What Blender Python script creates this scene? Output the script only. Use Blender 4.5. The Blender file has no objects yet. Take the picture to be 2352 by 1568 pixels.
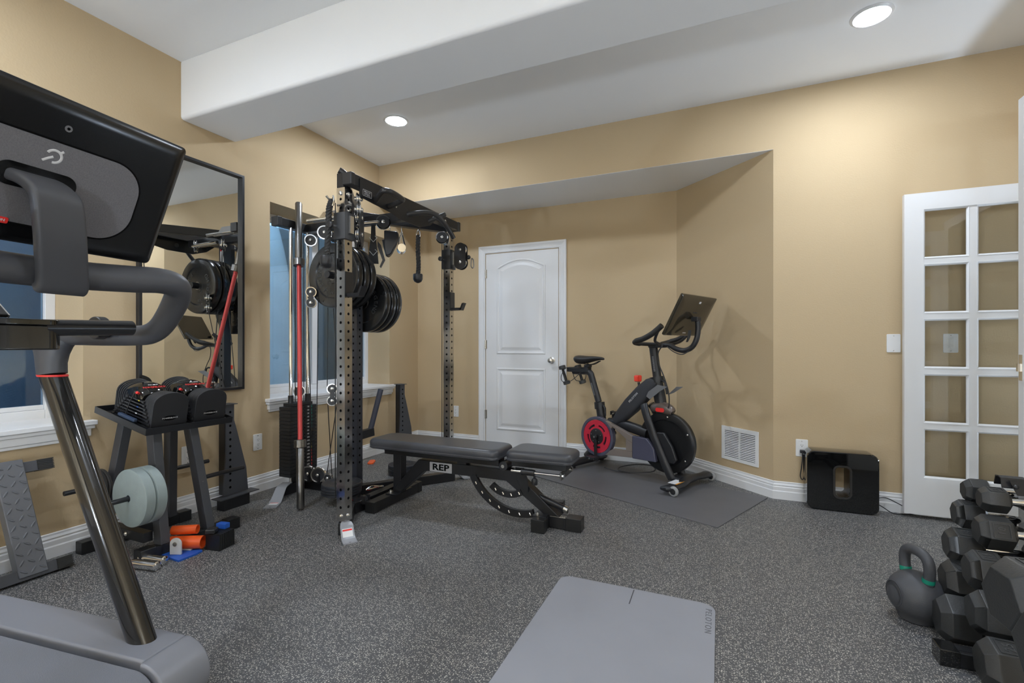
import bpy, bmesh, math, random
from mathutils import Vector, Matrix, Euler
random.seed(7)
S = bpy.context.scene
C = S.collection
PI = math.pi
R = math.radians

# ---------------------------------------------------------------- camera, world, exposure
cam_data = bpy.data.cameras.new('camera')
cam = bpy.data.objects.new('camera', cam_data)
C.objects.link(cam)
cam_data.sensor_width = 36.0
cam_data.lens = 36.0 * 1089.0 / 2352.0
cam_data.shift_y = 9.0 / 2352.0
cam_data.clip_start = 0.02
cam.location = (0, 0, 1.09)
cam.rotation_euler = (R(90), 0, R(23.6))
S.camera = cam
S.view_settings.view_transform = 'Standard'
S.view_settings.look = 'None'
S.view_settings.gamma = 1.0
S.view_settings.use_curve_mapping = False
S.view_settings.exposure = 0.26
world = bpy.data.worlds.new('daylight')
S.world = world
world.use_nodes = True
bg = world.node_tree.nodes['Background']
bg.inputs['Color'].default_value = (0.34, 0.62, 1.0, 1)
bg.inputs['Strength'].default_value = 4.2
CAN_POWER = 285.0        # emission of each recessed lamp's lens
FILL_POWER = 560.0     # strength of the two added fill uplights in the rear half of the room
HALL_FILL_POWER = 200.0      # strength of the added fill uplight in the hall
CAN_SPOTS = [(-2.38, 3.12), (0.766, 3.17), (-2.38, 0.58), (0.77, 0.58), (-2.38, -2.0), (0.77, -2.0)]  # last two are unseen cans, added for more light

# ---------------------------------------------------------------- mesh helpers
class MB:
    """collects shapes in one bmesh; build() links them as ONE mesh object"""
    def __init__(s):
        s.bm = bmesh.new(); s.mi = 0
    def m(s, i):
        s.mi = i; return s
    def _new(s, faces):
        for f in faces: f.material_index = s.mi
    def face(s, pts):
        vs = [s.bm.verts.new(p) for p in pts]
        f = s.bm.faces.new(vs); f.material_index = s.mi; return f
    def loops(s, L, closed=True, cap0=True, cap1=True, ring=False):
        """skin a list of vertex loops"""
        V = [[s.bm.verts.new(p) for p in l] for l in L]
        n = len(V[0]); k = len(V)
        fs = []
        for i in range(k if ring else k - 1):
            a, b = V[i], V[(i + 1) % k]
            for j in range(n if closed else n - 1):
                q = (a[j], a[(j + 1) % n], b[(j + 1) % n], b[j])
                try: fs.append(s.bm.faces.new(q))
                except ValueError: pass
        if not ring and closed:
            if cap0: fs.append(s.bm.faces.new(V[0][::-1]))
            if cap1: fs.append(s.bm.faces.new(V[-1]))
        s._new(fs); return s
    def box(s, c, d, rot=None):
        hx, hy, hz = d[0] / 2, d[1] / 2, d[2] / 2
        pts = [Vector((x, y, z)) for z in (-hz, hz) for x, y in ((-hx, -hy), (hx, -hy), (hx, hy), (-hx, hy))]
        if rot is not None:
            M = rot if isinstance(rot, Matrix) else Euler(rot).to_matrix()
            pts = [M @ p for p in pts]
        pts = [p + Vector(c) for p in pts]
        return s.loops([pts[:4], pts[4:]])
    def bb(s, lo, hi):
        return s.box([(a + b) / 2 for a, b in zip(lo, hi)], [abs(b - a) for a, b in zip(lo, hi)])
    def bar(s, p0, p1, w, h, up=(0, 0, 1)):
        """rectangular bar from p0 to p1, h along up, w across"""
        p0, p1 = Vector(p0), Vector(p1)
        d = (p1 - p0).normalized(); u = Vector(up)
        if abs(d.dot(u)) > 0.99: u = Vector((1, 0, 0))
        sd = d.cross(u).normalized(); u = sd.cross(d).normalized()
        q = [(-w / 2, -h / 2), (w / 2, -h / 2), (w / 2, h / 2), (-w / 2, h / 2)]
        return s.loops([[p0 + sd * a + u * b for a, b in q], [p1 + sd * a + u * b for a, b in q]])
    def cyl(s, p0, p1, r0, r1=None, n=24):
        r1 = r0 if r1 is None else r1
        return s.rings(p0, p1, [(0, r0), (1, r1)], n)
    def rings(s, p0, p1, prof, n=32, cap0=True, cap1=True):
        """lathe about p0->p1; prof = [(t, r)], t in 0..1"""
        p0, p1 = Vector(p0), Vector(p1); d = p1 - p0
        z = d.normalized(); a = Vector((0, 0, 1)) if abs(z.z) < 0.9 else Vector((1, 0, 0))
        x = a.cross(z).normalized(); y = z.cross(x)
        L = [[p0 + d * t + (x * math.cos(2 * PI * i / n) + y * math.sin(2 * PI * i / n)) * max(r, 1e-5) for i in range(n)] for t, r in prof]
        return s.loops(L, cap0=cap0, cap1=cap1)
    def lathe(s, o, axis, prof, n=48, ring=False):
        """prof = [(r, h)] h along axis from o"""
        o = Vector(o); z = Vector(axis).normalized()
        a = Vector((0, 0, 1)) if abs(z.z) < 0.9 else Vector((1, 0, 0))
        x = a.cross(z).normalized(); y = z.cross(x)
        L = [[o + z * h + (x * math.cos(2 * PI * i / n) + y * math.sin(2 * PI * i / n)) * max(r, 1e-5) for i in range(n)] for r, h in prof]
        return s.loops(L, ring=ring)
    def tube(s, pts, r, n=12, closed=False, up=None, flat=1.0):
        """r: radius, list of radii, or list of (ra, rb); ra across, rb along up"""
        pts = [Vector(p) for p in pts]; k = len(pts)
        rr = r if isinstance(r, (list, tuple)) else [r] * k
        T = []
        for i in range(k):
            if closed: t = pts[(i + 1) % k] - pts[i - 1]
            else: t = pts[min(i + 1, k - 1)] - pts[max(i - 1, 0)]
            T.append(t.normalized())
        u = Vector(up) if up is not None else (Vector((0, 0, 1)) if abs(T[0].z) < 0.9 else Vector((1, 0, 0)))
        L = []
        for i in range(k):
            u = (u - T[i] * u.dot(T[i]))
            if u.length < 1e-6: u = Vector((1, 0, 0)).cross(T[i])
            u.normalize(); v = T[i].cross(u)
            ra, rb = rr[i] if isinstance(rr[i], (tuple, list)) else (rr[i], rr[i] * flat)
            L.append([pts[i] + v * (ra * math.cos(2 * PI * j / n)) + u * (rb * math.sin(2 * PI * j / n)) for j in range(n)])
            if up is not None: u = Vector(up)
        return s.loops(L, ring=closed)
    def prism(s, pts, th, M=None):
        """polygon in local XY extruded th along local Z, placed by matrix M"""
        M = M or Matrix()
        a = [M @ Vector((p[0], p[1], 0)) for p in pts]; b = [M @ Vector((p[0], p[1], th)) for p in pts]
        return s.loops([a, b])
    def frame(s, outer, inner, th, M=None):
        """plate with one hole: outer and inner loops with the same count"""
        M = M or Matrix(); f = lambda P, z: [M @ Vector((p[0], p[1], z)) for p in P]
        return s.loops([f(outer, 0), f(outer, th), f(inner, th), f(inner, 0)], ring=True)
    def ball(s, c, r, sc=(1, 1, 1), n=24, rot=None):
        c = Vector(c); M = Euler(rot).to_matrix() if rot else Matrix.Identity(3)
        L = []
        k = n // 2
        for i in range(k + 1):
            a = -PI / 2 + PI * i / k
            rr = max(math.cos(a), 1e-4)
            L.append([c + M @ Vector((r * sc[0] * rr * math.cos(2 * PI * j / n), r * sc[1] * rr * math.sin(2 * PI * j / n), r * sc[2] * math.sin(a))) for j in range(n)])
        return s.loops(L)
    def build(s, name, mat, parent=None, bevel=0, seg=2, angle=38, origin=None, sub=0, raw=False):
        bmesh.ops.recalc_face_normals(s.bm, faces=s.bm.faces)
        off = Vector((0, 0, 0))
        if origin is not None: off = Vector(origin)
        elif parent is not None and 'world_parts' in FLAGS.get(parent.name, ()): off = ORG[parent.name]
        if off.length > 0: bmesh.ops.translate(s.bm, verts=s.bm.verts, vec=-off)
        for f in s.bm.faces: f.smooth = True
        if not bevel and not sub:
            lim = R(angle)
            for e in s.bm.edges:
                if len(e.link_faces) == 2 and e.calc_face_angle(0) > lim: e.smooth = False
        me = bpy.data.meshes.new(name); s.bm.to_mesh(me); s.bm.free()
        for mm in (mat if isinstance(mat, (list, tuple)) else [mat]): me.materials.append(mm)
        o = bpy.data.objects.new(name, me); C.objects.link(o)
        if bevel:
            b = o.modifiers.new('edge', 'BEVEL'); b.width = bevel; b.segments = seg
            b.limit_method = 'ANGLE'; b.angle_limit = R(angle); b.harden_normals = True
        if sub:
            d = o.modifiers.new('smooth', 'SUBSURF'); d.levels = sub; d.render_levels = sub
        if origin is not None: o.location = off
        if parent is not None:
            o.parent = parent
            if parent.name in FLAGS: FLAGS[o.name] = FLAGS[parent.name]; ORG[o.name] = ORG[parent.name]
        return o

FLAGS = {}; ORG = {}; ROOT = {}
def arc(cx, cy, r, a0, a1, n):
    return [(cx + r * math.cos(R(a0 + (a1 - a0) * i / n)), cy + r * math.sin(R(a0 + (a1 - a0) * i / n))) for i in range(n + 1)]
def rrect(w, h, r, n=6, cx=0, cy=0):
    """rounded rectangle polygon centred at cx, cy"""
    P = []
    for sx, sy, a in ((1, 1, 0), (-1, 1, 90), (-1, -1, 180), (1, -1, 270)):
        P += arc(cx + sx * (w / 2 - r), cy + sy * (h / 2 - r), r, a, a + 90, n)
    return P
def smooth_path(P, k=6):
    """Catmull-Rom through P"""
    P = [Vector(p) for p in P]; out = []
    for i in range(len(P) - 1):
        a = P[max(i - 1, 0)]; b = P[i]; c = P[i + 1]; d = P[min(i + 2, len(P) - 1)]
        for j in range(k):
            t = j / k
            out.append(0.5 * ((2 * b) + (c - a) * t + (2 * a - 5 * b + 4 * c - d) * t * t + (3 * b - a - 3 * c + d) * t ** 3))
    out.append(P[-1]); return out
def axes(o, x, y):
    """matrix with local X along x and local Y along y (made square), origin o"""
    x = Vector(x).normalized(); y = Vector(y); z = x.cross(y).normalized(); y = z.cross(x)
    M = Matrix((x, y, z)).transposed().to_4x4(); M.translation = Vector(o); return M
def tag(o, label, cat, group=None, kind=None):
    o['label'] = label; o['category'] = cat
    if group: o['group'] = group
    if kind: o['kind'] = kind
    return o
def thing(name, label, cat, loc=(0, 0, 0), rotz=0, group=None, world=False):
    """an Empty at the thing's base; with world=True the parts are written in room coordinates"""
    o = bpy.data.objects.new(name, None); C.objects.link(o)
    o.empty_display_size = 0.05
    o.location = loc; o.rotation_euler = (0, 0, rotz)
    if world: FLAGS[o.name] = ('world_parts',); ORG[o.name] = Vector(loc)
    return tag(o, label, cat, group)
def struct(o, label=None):
    o['kind'] = 'structure'
    if label: o['label'] = label
    return o
def copy_tree(o, parent=None):
    c = o.copy(); C.objects.link(c)
    if parent is not None: c.parent = parent
    for ch in list(o.children): copy_tree(ch, c)
    return c
def dup(root, loc, label, rot=None):
    c = copy_tree(root); c.location = loc; c['label'] = label
    if rot is not None: c.rotation_euler = rot
    return c
def glyphs(body, size, M, depth=0.0008, align='CENTER', spacing=1.0, bold=0.0):
    """mesh data of a word in the plane of M"""
    cu = bpy.data.curves.new('word', 'FONT'); cu.body = body; cu.size = size; cu.extrude = depth
    cu.align_x = align; cu.align_y = 'CENTER'; cu.space_character = spacing; cu.resolution_u = 2; cu.offset = bold
    t = bpy.data.objects.new('word', cu); C.objects.link(t)
    bpy.context.view_layer.update()
    me = bpy.data.meshes.new_from_object(t.evaluated_get(bpy.context.evaluated_depsgraph_get()))
    bpy.data.objects.remove(t); bpy.data.curves.remove(cu)
    me.transform(M); return me
def word(name, items, mat, parent):
    """items = [(text, size, matrix[, spacing])] joined in one lettering mesh"""
    bm = bmesh.new()
    for it in items:
        me = glyphs(it[0], it[1], it[2], spacing=it[3] if len(it) > 3 else 1.0, bold=it[4] if len(it) > 4 else 0.0)
        bm.from_mesh(me); bpy.data.meshes.remove(me)
    if parent is not None and 'world_parts' in FLAGS.get(parent.name, ()): bmesh.ops.translate(bm, verts=bm.verts, vec=-ORG[parent.name])
    me = bpy.data.meshes.new(name); bm.to_mesh(me); bm.free(); me.materials.append(mat)
    o = bpy.data.objects.new(name, me); C.objects.link(o); o.parent = parent; return o

# ---------------------------------------------------------------- materials
def mat(name, col, rough=0.5, metal=0.0, spec=0.5, bump=0, bscale=200, var=0, vscale=8, coat=0, emit=None, estr=0, rvar=0, detail=3):
    m = bpy.data.materials.new(name); m.use_nodes = True
    nt = m.node_tree; N = nt.nodes; L = nt.links; b = N['Principled BSDF']
    b.inputs['Base Color'].default_value = (*col, 1); b.inputs['Roughness'].default_value = rough
    b.inputs['Metallic'].default_value = metal; b.inputs['Specular IOR Level'].default_value = spec
    b.inputs['Coat Weight'].default_value = coat
    if emit: b.inputs['Emission Color'].default_value = (*emit, 1); b.inputs['Emission Strength'].default_value = estr
    tc = N.new('ShaderNodeTexCoord')
    if bump:
        n = N.new('ShaderNodeTexNoise'); n.inputs['Scale'].default_value = bscale; n.inputs['Detail'].default_value = detail
        bp = N.new('ShaderNodeBump'); bp.inputs['Strength'].default_value = bump; bp.inputs['Distance'].default_value = 0.002
        L.new(tc.outputs['Object'], n.inputs['Vector']); L.new(n.outputs['Fac'], bp.inputs['Height']); L.new(bp.outputs['Normal'], b.inputs['Normal'])
    if var or rvar:
        n = N.new('ShaderNodeTexNoise'); n.inputs['Scale'].default_value = vscale; n.inputs['Detail'].default_value = 5
        L.new(tc.outputs['Object'], n.inputs['Vector'])
        if var:
            mx = N.new('ShaderNodeMix'); mx.data_type = 'RGBA'
            mx.inputs[6].default_value = (*[c * (1 - var) for c in col], 1); mx.inputs[7].default_value = (*[min(1, c * (1 + var)) for c in col], 1)
            L.new(n.outputs['Fac'], mx.inputs[0]); L.new(mx.outputs[2], b.inputs['Base Color'])
        if rvar:
            mr = N.new('ShaderNodeMapRange'); mr.inputs[3].default_value = rough - rvar; mr.inputs[4].default_value = rough + rvar
            L.new(n.outputs['Fac'], mr.inputs[0]); L.new(mr.outputs[0], b.inputs['Roughness'])
    return m
def rubber_floor_mat():
    m = bpy.data.materials.new('speckled rubber'); m.use_nodes = True
    nt = m.node_tree; N = nt.nodes; L = nt.links; b = N['Principled BSDF']
    tc = N.new('ShaderNodeTexCoord')
    # warp so that the flecks are ragged
    w = N.new('ShaderNodeTexNoise'); w.inputs['Scale'].default_value = 190; w.inputs['Detail'].default_value = 1
    mul = N.new('ShaderNodeVectorMath'); mul.operation = 'MULTIPLY_ADD'; mul.inputs[1].default_value = (0.006, 0.006, 0.0)
    L.new(tc.outputs['Object'], w.inputs['Vector']); L.new(w.outputs['Color'], mul.inputs[0]); L.new(tc.outputs['Object'], mul.inputs[2])
    cur = None
    for sc, keep, size in ((125, 0.50, 0.25), (215, 0.34, 0.30)):
        v = N.new('ShaderNodeTexVoronoi'); v.voronoi_dimensions = '2D'; v.inputs['Scale'].default_value = sc
        L.new(mul.outputs[0], v.inputs['Vector'])
        a = N.new('ShaderNodeMath'); a.operation = 'LESS_THAN'; a.inputs[1].default_value = size
        L.new(v.outputs['Distance'], a.inputs[0])
        sep = N.new('ShaderNodeSeparateColor'); L.new(v.outputs['Color'], sep.inputs[0])
        k = N.new('ShaderNodeMath'); k.operation = 'LESS_THAN'; k.inputs[1].default_value = keep
        L.new(sep.outputs[0], k.inputs[0])
        p = N.new('ShaderNodeMath'); p.operation = 'MULTIPLY'; L.new(a.outputs[0], p.inputs[0]); L.new(k.outputs[0], p.inputs[1])
        br = N.new('ShaderNodeMapRange'); br.inputs[3].default_value = 0.35; br.inputs[4].default_value = 1.0
        L.new(sep.outputs[1], br.inputs[0])
        q = N.new('ShaderNodeMath'); q.operation = 'MULTIPLY'; L.new(p.outputs[0], q.inputs[0]); L.new(br.outputs[0], q.inputs[1])
        if cur is None: cur = q.outputs[0]
        else:
            mxm = N.new('ShaderNodeMath'); mxm.operation = 'MAXIMUM'; L.new(cur, mxm.inputs[0]); L.new(q.outputs[0], mxm.inputs[1]); cur = mxm.outputs[0]
    mx = N.new('ShaderNodeMix'); mx.data_type = 'RGBA'
    mx.inputs[6].default_value = FLOOR_DARK; mx.inputs[7].default_value = FLOOR_FLECK
    L.new(cur, mx.inputs[0]); L.new(mx.outputs[2], b.inputs['Base Color'])
    b.inputs['Roughness'].default_value = 0.5; b.inputs['Specular IOR Level'].default_value = 0.5
    n = N.new('ShaderNodeTexNoise'); n.inputs['Scale'].default_value = 260; n.inputs['Detail'].default_value = 2
    bp = N.new('ShaderNodeBump'); bp.inputs['Strength'].default_value = 0.35; bp.inputs['Distance'].default_value = 0.001
    L.new(tc.outputs['Object'], n.inputs['Vector']); L.new(n.outputs['Fac'], bp.inputs['Height']); L.new(bp.outputs['Normal'], b.inputs['Normal'])
    return m
def glass_mat(name, tint=(0.97, 0.98, 0.98), refl=1.0):
    m = bpy.data.materials.new(name); m.use_nodes = True
    nt = m.node_tree; N = nt.nodes; L = nt.links; N.remove(N['Principled BSDF'])
    t = N.new('ShaderNodeBsdfTransparent'); t.inputs[0].default_value = (*tint, 1)
    g = N.new('ShaderNodeBsdfGlossy'); g.inputs['Roughness'].default_value = 0.0
    f = N.new('ShaderNodeFresnel'); f.inputs[0].default_value = 1.5
    k = N.new('ShaderNodeMath'); k.operation = 'MULTIPLY'; k.inputs[1].default_value = refl
    x = N.new('ShaderNodeMixShader'); L.new(f.outputs[0], k.inputs[0]); L.new(k.outputs[0], x.inputs[0])
    L.new(t.outputs[0], x.inputs[1]); L.new(g.outputs[0], x.inputs[2]); L.new(x.outputs[0], N['Material Output'].inputs[0])
    return m
FLOOR_DARK = (0.080, 0.080, 0.083, 1); FLOOR_FLECK = (0.62, 0.59, 0.52, 1)
WALL = mat('tan wall paint', (0.56, 0.43, 0.265), 0.75, bump=0.35, bscale=110, spec=0.3)
CEIL = mat('white ceiling paint', (0.87, 0.87, 0.865), 0.85, bump=0.15, bscale=90, spec=0.2)
TRIM = mat('white trim paint', (0.80, 0.80, 0.80), 0.35)
VINYL = mat('white window vinyl', (0.80, 0.81, 0.82), 0.4)
FLOOR = rubber_floor_mat()
WELL = mat('grey concrete', (0.62, 0.64, 0.64), 0.95, bump=1.0, bscale=60, var=0.25, vscale=3)
BLACK = mat('black powder coat', (0.013, 0.013, 0.0145), 0.36, bump=0.08, bscale=600)
SATIN = mat('satin black', (0.018, 0.0185, 0.021), 0.28)
CHARCOAL = mat('charcoal powder coat', (0.060, 0.062, 0.070), 0.45, bump=0.08, bscale=500)
GLOSSB = mat('gloss black', (0.006, 0.006, 0.006), 0.04, coat=0.5)
DARK = mat('black hole', (0.003, 0.003, 0.003), 0.9, spec=0.1)
STEEL = mat('polished stainless steel', (0.62, 0.61, 0.60), 0.16, metal=1.0, rvar=0.06, vscale=5)
CHROME = mat('chrome', (0.80, 0.80, 0.80), 0.07, metal=1.0)
BOLT = mat('zinc bolt', (0.70, 0.69, 0.66), 0.25, metal=1.0)
BARST = mat('brushed dark steel', (0.22, 0.215, 0.21), 0.30, metal=1.0, rvar=0.05, vscale=30)
GREYST = mat('grey painted steel', (0.30, 0.31, 0.33), 0.38)
RUBBER = mat('black rubber', (0.013, 0.013, 0.0135), 0.36, bump=0.10, bscale=300, rvar=0.12, vscale=14)
RUBBER2 = mat('matte dumbbell rubber', (0.030, 0.031, 0.031), 0.40, bump=0.3, bscale=260, rvar=0.12, vscale=12)
LEATHER = mat('grey black upholstery', (0.060, 0.061, 0.068), 0.34, bump=0.12, bscale=350)
PLASTIC = mat('black plastic', (0.020, 0.020, 0.022), 0.38)
SOFTGREY = mat('dark grey soft plastic', (0.062, 0.063, 0.070), 0.48, bump=0.06, bscale=700)
RED = mat('red plastic', (0.80, 0.035, 0.03), 0.35)
REDSHAFT = mat('red coated bar', (0.62, 0.075, 0.07), 0.38, metal=0.25)
ORANGE = mat('orange plastic', (0.90, 0.12, 0.02), 0.35)
BLUE = mat('blue plastic sheet', (0.02, 0.11, 0.50), 0.4)
WHITE = mat('white plastic', (0.82, 0.82, 0.81), 0.35)
LABEL = mat('white sticker', (0.75, 0.75, 0.75), 0.5)
PRINT = mat('white print', (0.62, 0.62, 0.62), 0.5)
GREYPRINT = mat('raised grey letters', (0.055, 0.055, 0.055), 0.45)
GREEN = mat('green plastic', (0.01, 0.25, 0.16), 0.3)
YELLOW = mat('yellow print', (0.75, 0.60, 0.05), 0.5)
MIRROR = mat('mirror silver', (0.86, 0.88, 0.87), 0.0, metal=1.0)
GLASS = glass_mat('clear glass'); WGLASS = glass_mat('window glass', (0.86, 0.93, 0.97), 0.9)
PLATEGREEN = mat('grey green cast plate', (0.27, 0.32, 0.31), 0.6, bump=0.4, bscale=180, var=0.12, vscale=20)
# ---------------------------------------------------------------- the room
XL, XR, YB, YA, YR, ZC, ZS = -3.15, 1.78, 3.854, 4.527, -3.6, 2.90, 2.49
D0, D1 = (0.355, 3.854), (-0.353, 4.527)      # the slanted wall of the alcove
mb = MB(); mb.bb((-3.5, YR - 0.1, -0.08), (4.4, 4.7, 0.0)); struct(mb.build('floor', FLOOR))
# ceiling: main slab, soffit over the alcove, beam
mb = MB(); mb.bb((XL - 0.3, YR - 0.1, ZC), (XR + 0.2, YB + 0.3, ZC + 0.1)); struct(mb.build('ceiling', CEIL))
mb = MB(); mb.bb((XL, YB + 0.001, ZS), (0.5, YA + 0.12, ZS + 0.05)); struct(mb.build('ceiling', CEIL), 'lower white ceiling over the alcove with the door')
mb = MB(); mb.bb((XL - 0.01, 1.925, 2.53), (XR + 0.01, 2.307, ZC + 0.01)); struct(mb.build('beam', CEIL, bevel=0.022, seg=4), 'white boxed beam crossing the ceiling')
# left wall with two window recesses
W1, W2, WZ = (-0.02, 1.42), (2.583, 4.02), (0.66, 2.19)
XO = XL - 0.30
mb = MB()
ys = [YR - 0.1, W1[0], W1[1], W2[0], W2[1], YA + 0.15]
for i in range(5):
    if i in (1, 3):
        mb.bb((XO, ys[i], 0), (XL, ys[i + 1], WZ[0])); mb.bb((XO, ys[i], WZ[1]), (XL, ys[i + 1], ZC))
    else: mb.bb((XO, ys[i], 0), (XL, ys[i + 1], ZC))
struct(mb.build('wall_left', WALL))
# back wall: plane of soffit face and right part, alcove walls behind
mb = MB(); mb.prism([(D0[0], YB), (XR + 0.1, YB), (XR + 0.1, YB + 0.15), (D0[0] + 0.16, YB + 0.15)], ZC); struct(mb.build('wall_back', WALL))
mb = MB(); mb.bb((XL, YB, ZS + 0.002), (D0[0] + 0.001, YB + 0.15, ZC)); struct(mb.build('wall_soffit', WALL))
mb = MB(); mb.bb((XL, YA, 0), (D1[0], YA + 0.12, ZS + 0.02)); struct(mb.build('wall_alcove', WALL))
mb = MB(); mb.prism([D0, (D0[0] + 0.16, YB + 0.15), (D1[0] + 0.1, YA + 0.14), (D1[0] - 0.04, YA + 0.14), (D1[0] - 0.04, YA + 0.03), D1], ZS + 0.01); struct(mb.build('wall_slanted', WALL))
# right wall with the French door opening, hall beyond it, rear wall
mb = MB(); mb.bb((XR, YR, 0), (XR + 0.12, 2.40, ZC)); mb.bb((XR, 2.40, 2.08), (XR + 0.12, YB, ZC)); struct(mb.build('wall_right', WALL))
mb = MB(); mb.bb((XL, YR - 0.1, 0), (XR, YR, ZC)); struct(mb.build('wall_rear', WALL))
mb = MB(); mb.bb((3.3, 1.2, 0), (3.4, 4.7, ZC)); mb.bb((XR + 0.12, 1.2, 0), (3.3, 1.3, ZC)); mb.bb((XR + 0.12, 4.6, 0), (3.3, 4.7, ZC)); struct(mb.build('wall_hall', WALL))
mb = MB(); mb.bb((XR, 1.2, ZC), (3.4, 4.7, ZC + 0.1)); struct(mb.build('ceiling', CEIL), 'ceiling of the hall beyond the double doors')
# baseboards
BP = [(0, 0), (0.016, 0), (0.016, 0.055), (0.013, 0.062), (0.013, 0.085), (0.009, 0.092), (0.011, 0.100), (0.006, 0.112), (0.006, 0.122), (0.0, 0.125)]
def baseboard(name, p0, p1):
    d = Vector((p1[0] - p0[0], p1[1] - p0[1], 0)).normalized(); nrm = Vector((0, 0, 1)).cross(d)
    mb = MB(); mb.loops([[Vector((*p, 0)) + nrm * a + Vector((0, 0, b)) for a, b in BP] for p in (p0, p1)])
    struct(mb.build(name, TRIM, angle=20))
baseboard('baseboard_left', (XL, YA), (XL, YR))
baseboard('baseboard_alcove', (-2.362, YA), (XL, YA)); baseboard('baseboard_alcove', (D1[0] + 0.01, YA), (-1.406, YA))
baseboard('baseboard_slanted', (D0[0] + 0.005, D0[1] - 0.005), D1)
baseboard('baseboard_back', (XR, YB), (D0[0] - 0.005, YB)); baseboard('baseboard_right', (XR, YR), (XR, 2.33))
# windows: vinyl frame with a sliding meeting rail, glass, sill with apron, light well outside
def window(name, y0, y1, panes_label, wt):
    xg = -3.43; mb = MB()
    f = 0.045
    for a, b in ((y0, y0 + f), (y1 - f, y1)): mb.bb((xg - 0.05, a, WZ[0]), (xg, b, WZ[1]))
    for a, b in ((WZ[0], WZ[0] + f + 0.03), (WZ[1] - f, WZ[1])): mb.bb((xg - 0.05, y0 + f, a), (xg, y1 - f, b))
    ym = (y0 + y1) / 2
    mb.bb((xg - 0.045, ym - 0.045, WZ[0] + 0.076), (xg + 0.006, ym + 0.01, WZ[1] - 0.046)); mb.bb((xg - 0.048, ym + 0.0105, WZ[0] + 0.076), (xg - 0.012, ym + 0.04, WZ[1] - 0.046))
    for a, b in ((y0 + f, ym - 0.045), (ym + 0.04, y1 - f)):
        for c, d in ((WZ[0] + 0.0755, WZ[0] + 0.10), (WZ[1] - 0.07, WZ[1] - 0.0455)): mb.bb((xg - 0.04, a, c), (xg - 0.012, b, d))
    w = struct(mb.build(name, VINYL, bevel=0.003), panes_label)
    for a, b in ((y0 + f, ym - 0.02), (ym + 0.02, y1 - f)):
        g = MB(); g.bb((xg - 0.030, a, WZ[0] + 0.08), (xg - 0.025, b, WZ[1] - 0.05)); g.build('pane', WGLASS, w)
    s = MB(); s.bb((-3.435, y0 + 0.002, 0.655), (XL, y1 - 0.002, 0.685))
    s.bb((XL, y0 - 0.045, 0.660), (XL + 0.05, y1 + 0.045, 0.685))
    for z0, z1, d in ((0.640, 0.660, 0.038), (0.600, 0.640, 0.026), (0.583, 0.600, 0.018)): s.bb((XL, y0 - 0.05 + 0.05 - d, z0), (XL + d, y1 + d, z1))
    struct(s.build(name.replace('window', 'trim'), TRIM, bevel=0.004), 'white window sill and apron')
    k = MB()
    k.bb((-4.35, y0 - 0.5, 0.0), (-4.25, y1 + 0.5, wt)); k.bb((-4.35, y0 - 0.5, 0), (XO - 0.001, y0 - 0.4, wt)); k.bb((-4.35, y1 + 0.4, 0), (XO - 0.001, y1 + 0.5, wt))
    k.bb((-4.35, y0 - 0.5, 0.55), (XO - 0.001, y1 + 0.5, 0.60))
    struct(k.build('window_well', WELL if wt < 3 else mat('shade tinted concrete', (0.22, 0.27, 0.33), 0.95, bump=1.0, bscale=60, var=0.3, vscale=3)), 'concrete light well outside the window')  # first well: shade put into a darker copy of the concrete colour
window('window_1', *W1, 'window beside the treadmill', 3.3); window('window_2', *W2, 'window behind the power rack', 2.33)  # first well's walls carried higher to hold back skylight
# dry leaves in the well of the far window
lf = mat('dry leaf', (0.30, 0.07, 0.03), 0.7)
for i, (y, z, a) in enumerate(((2.98, 0.60, 0.3), (3.03, 0.60, 1.4))):
    mb = MB(); P = []
    for k in range(14):
        t = 2 * PI * k / 14; r = 0.075 * (1 if k % 2 else 0.5)
        P.append((r * math.cos(t + a), r * math.sin(t + a)))
    M = axes((-3.72 - 0.05 * i, y, z + 0.07), (0.3, 1, 0.25), (-0.4, 0.1, 1)); mb.prism(P, 0.004, M)
    mb.tube([M @ Vector((0, 0, 0.002)), M @ Vector((-0.09, -0.03, 0.01))], 0.003, 6)
    tag(mb.build('dry_leaf', lf), ('red brown dry leaf in the window well, the one nearer the mirror', 'red brown dry leaf in the window well, the one nearer the weight stack')[i], 'leaf', 'dry leaves in the window well')
# ---- door 1: two-panel door with arched top panel in the alcove
x0, x1, ztop = -2.277, -1.470, 2.058
mb = MB(); yf = YA - 0.002
mb.bb((x0, yf - 0.004, 0.012), (x1, yf + 0.035, ztop))
def panel_loops(mb, outline, y, cx, cz):
    def inset(P, d):
        out = []; n = len(P)
        for i in range(n):
            a, b, c = Vector(P[i - 1]), Vector(P[i]), Vector(P[(i + 1) % n])
            e1 = (b - a).normalized(); e2 = (c - b).normalized(); n1 = Vector((-e1.y, e1.x)); n2 = Vector((-e2.y, e2.x))
            k = (n1 + n2); k = k / max(k.dot(n1), 0.3); out.append(b + k * d)
        return out
    L = []
    for d, h in ((0, 0), (0.006, 0.007), (0.016, 0.008), (0.026, 0.001), (0.042, 0.001), (0.070, 0.009)):
        L.append([(p[0], y - h, p[1]) for p in inset([Vector(q) for q in outline], d)])
    mb.loops(L, cap0=False)
px0, px1 = -2.152, -1.605
archp = [(px0, 1.00), (px1, 1.00), (px1, 1.905)] + [(px1 + (px0 - px1) * t, 1.905 + 0.085 * math.sin(PI * t) ** 0.9) for t in [i / 14 for i in range(1, 14)]] + [(px0, 1.905)]
panel_loops(mb, archp, yf - 0.004, 0, 0)
panel_loops(mb, [(px0, 0.205), (px1, 0.205), (px1, 0.855), (px0, 0.855)], yf - 0.004, 0, 0)
d1 = struct(mb.build('door_1', TRIM, angle=12), 'white two panel door in the alcove')
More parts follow.
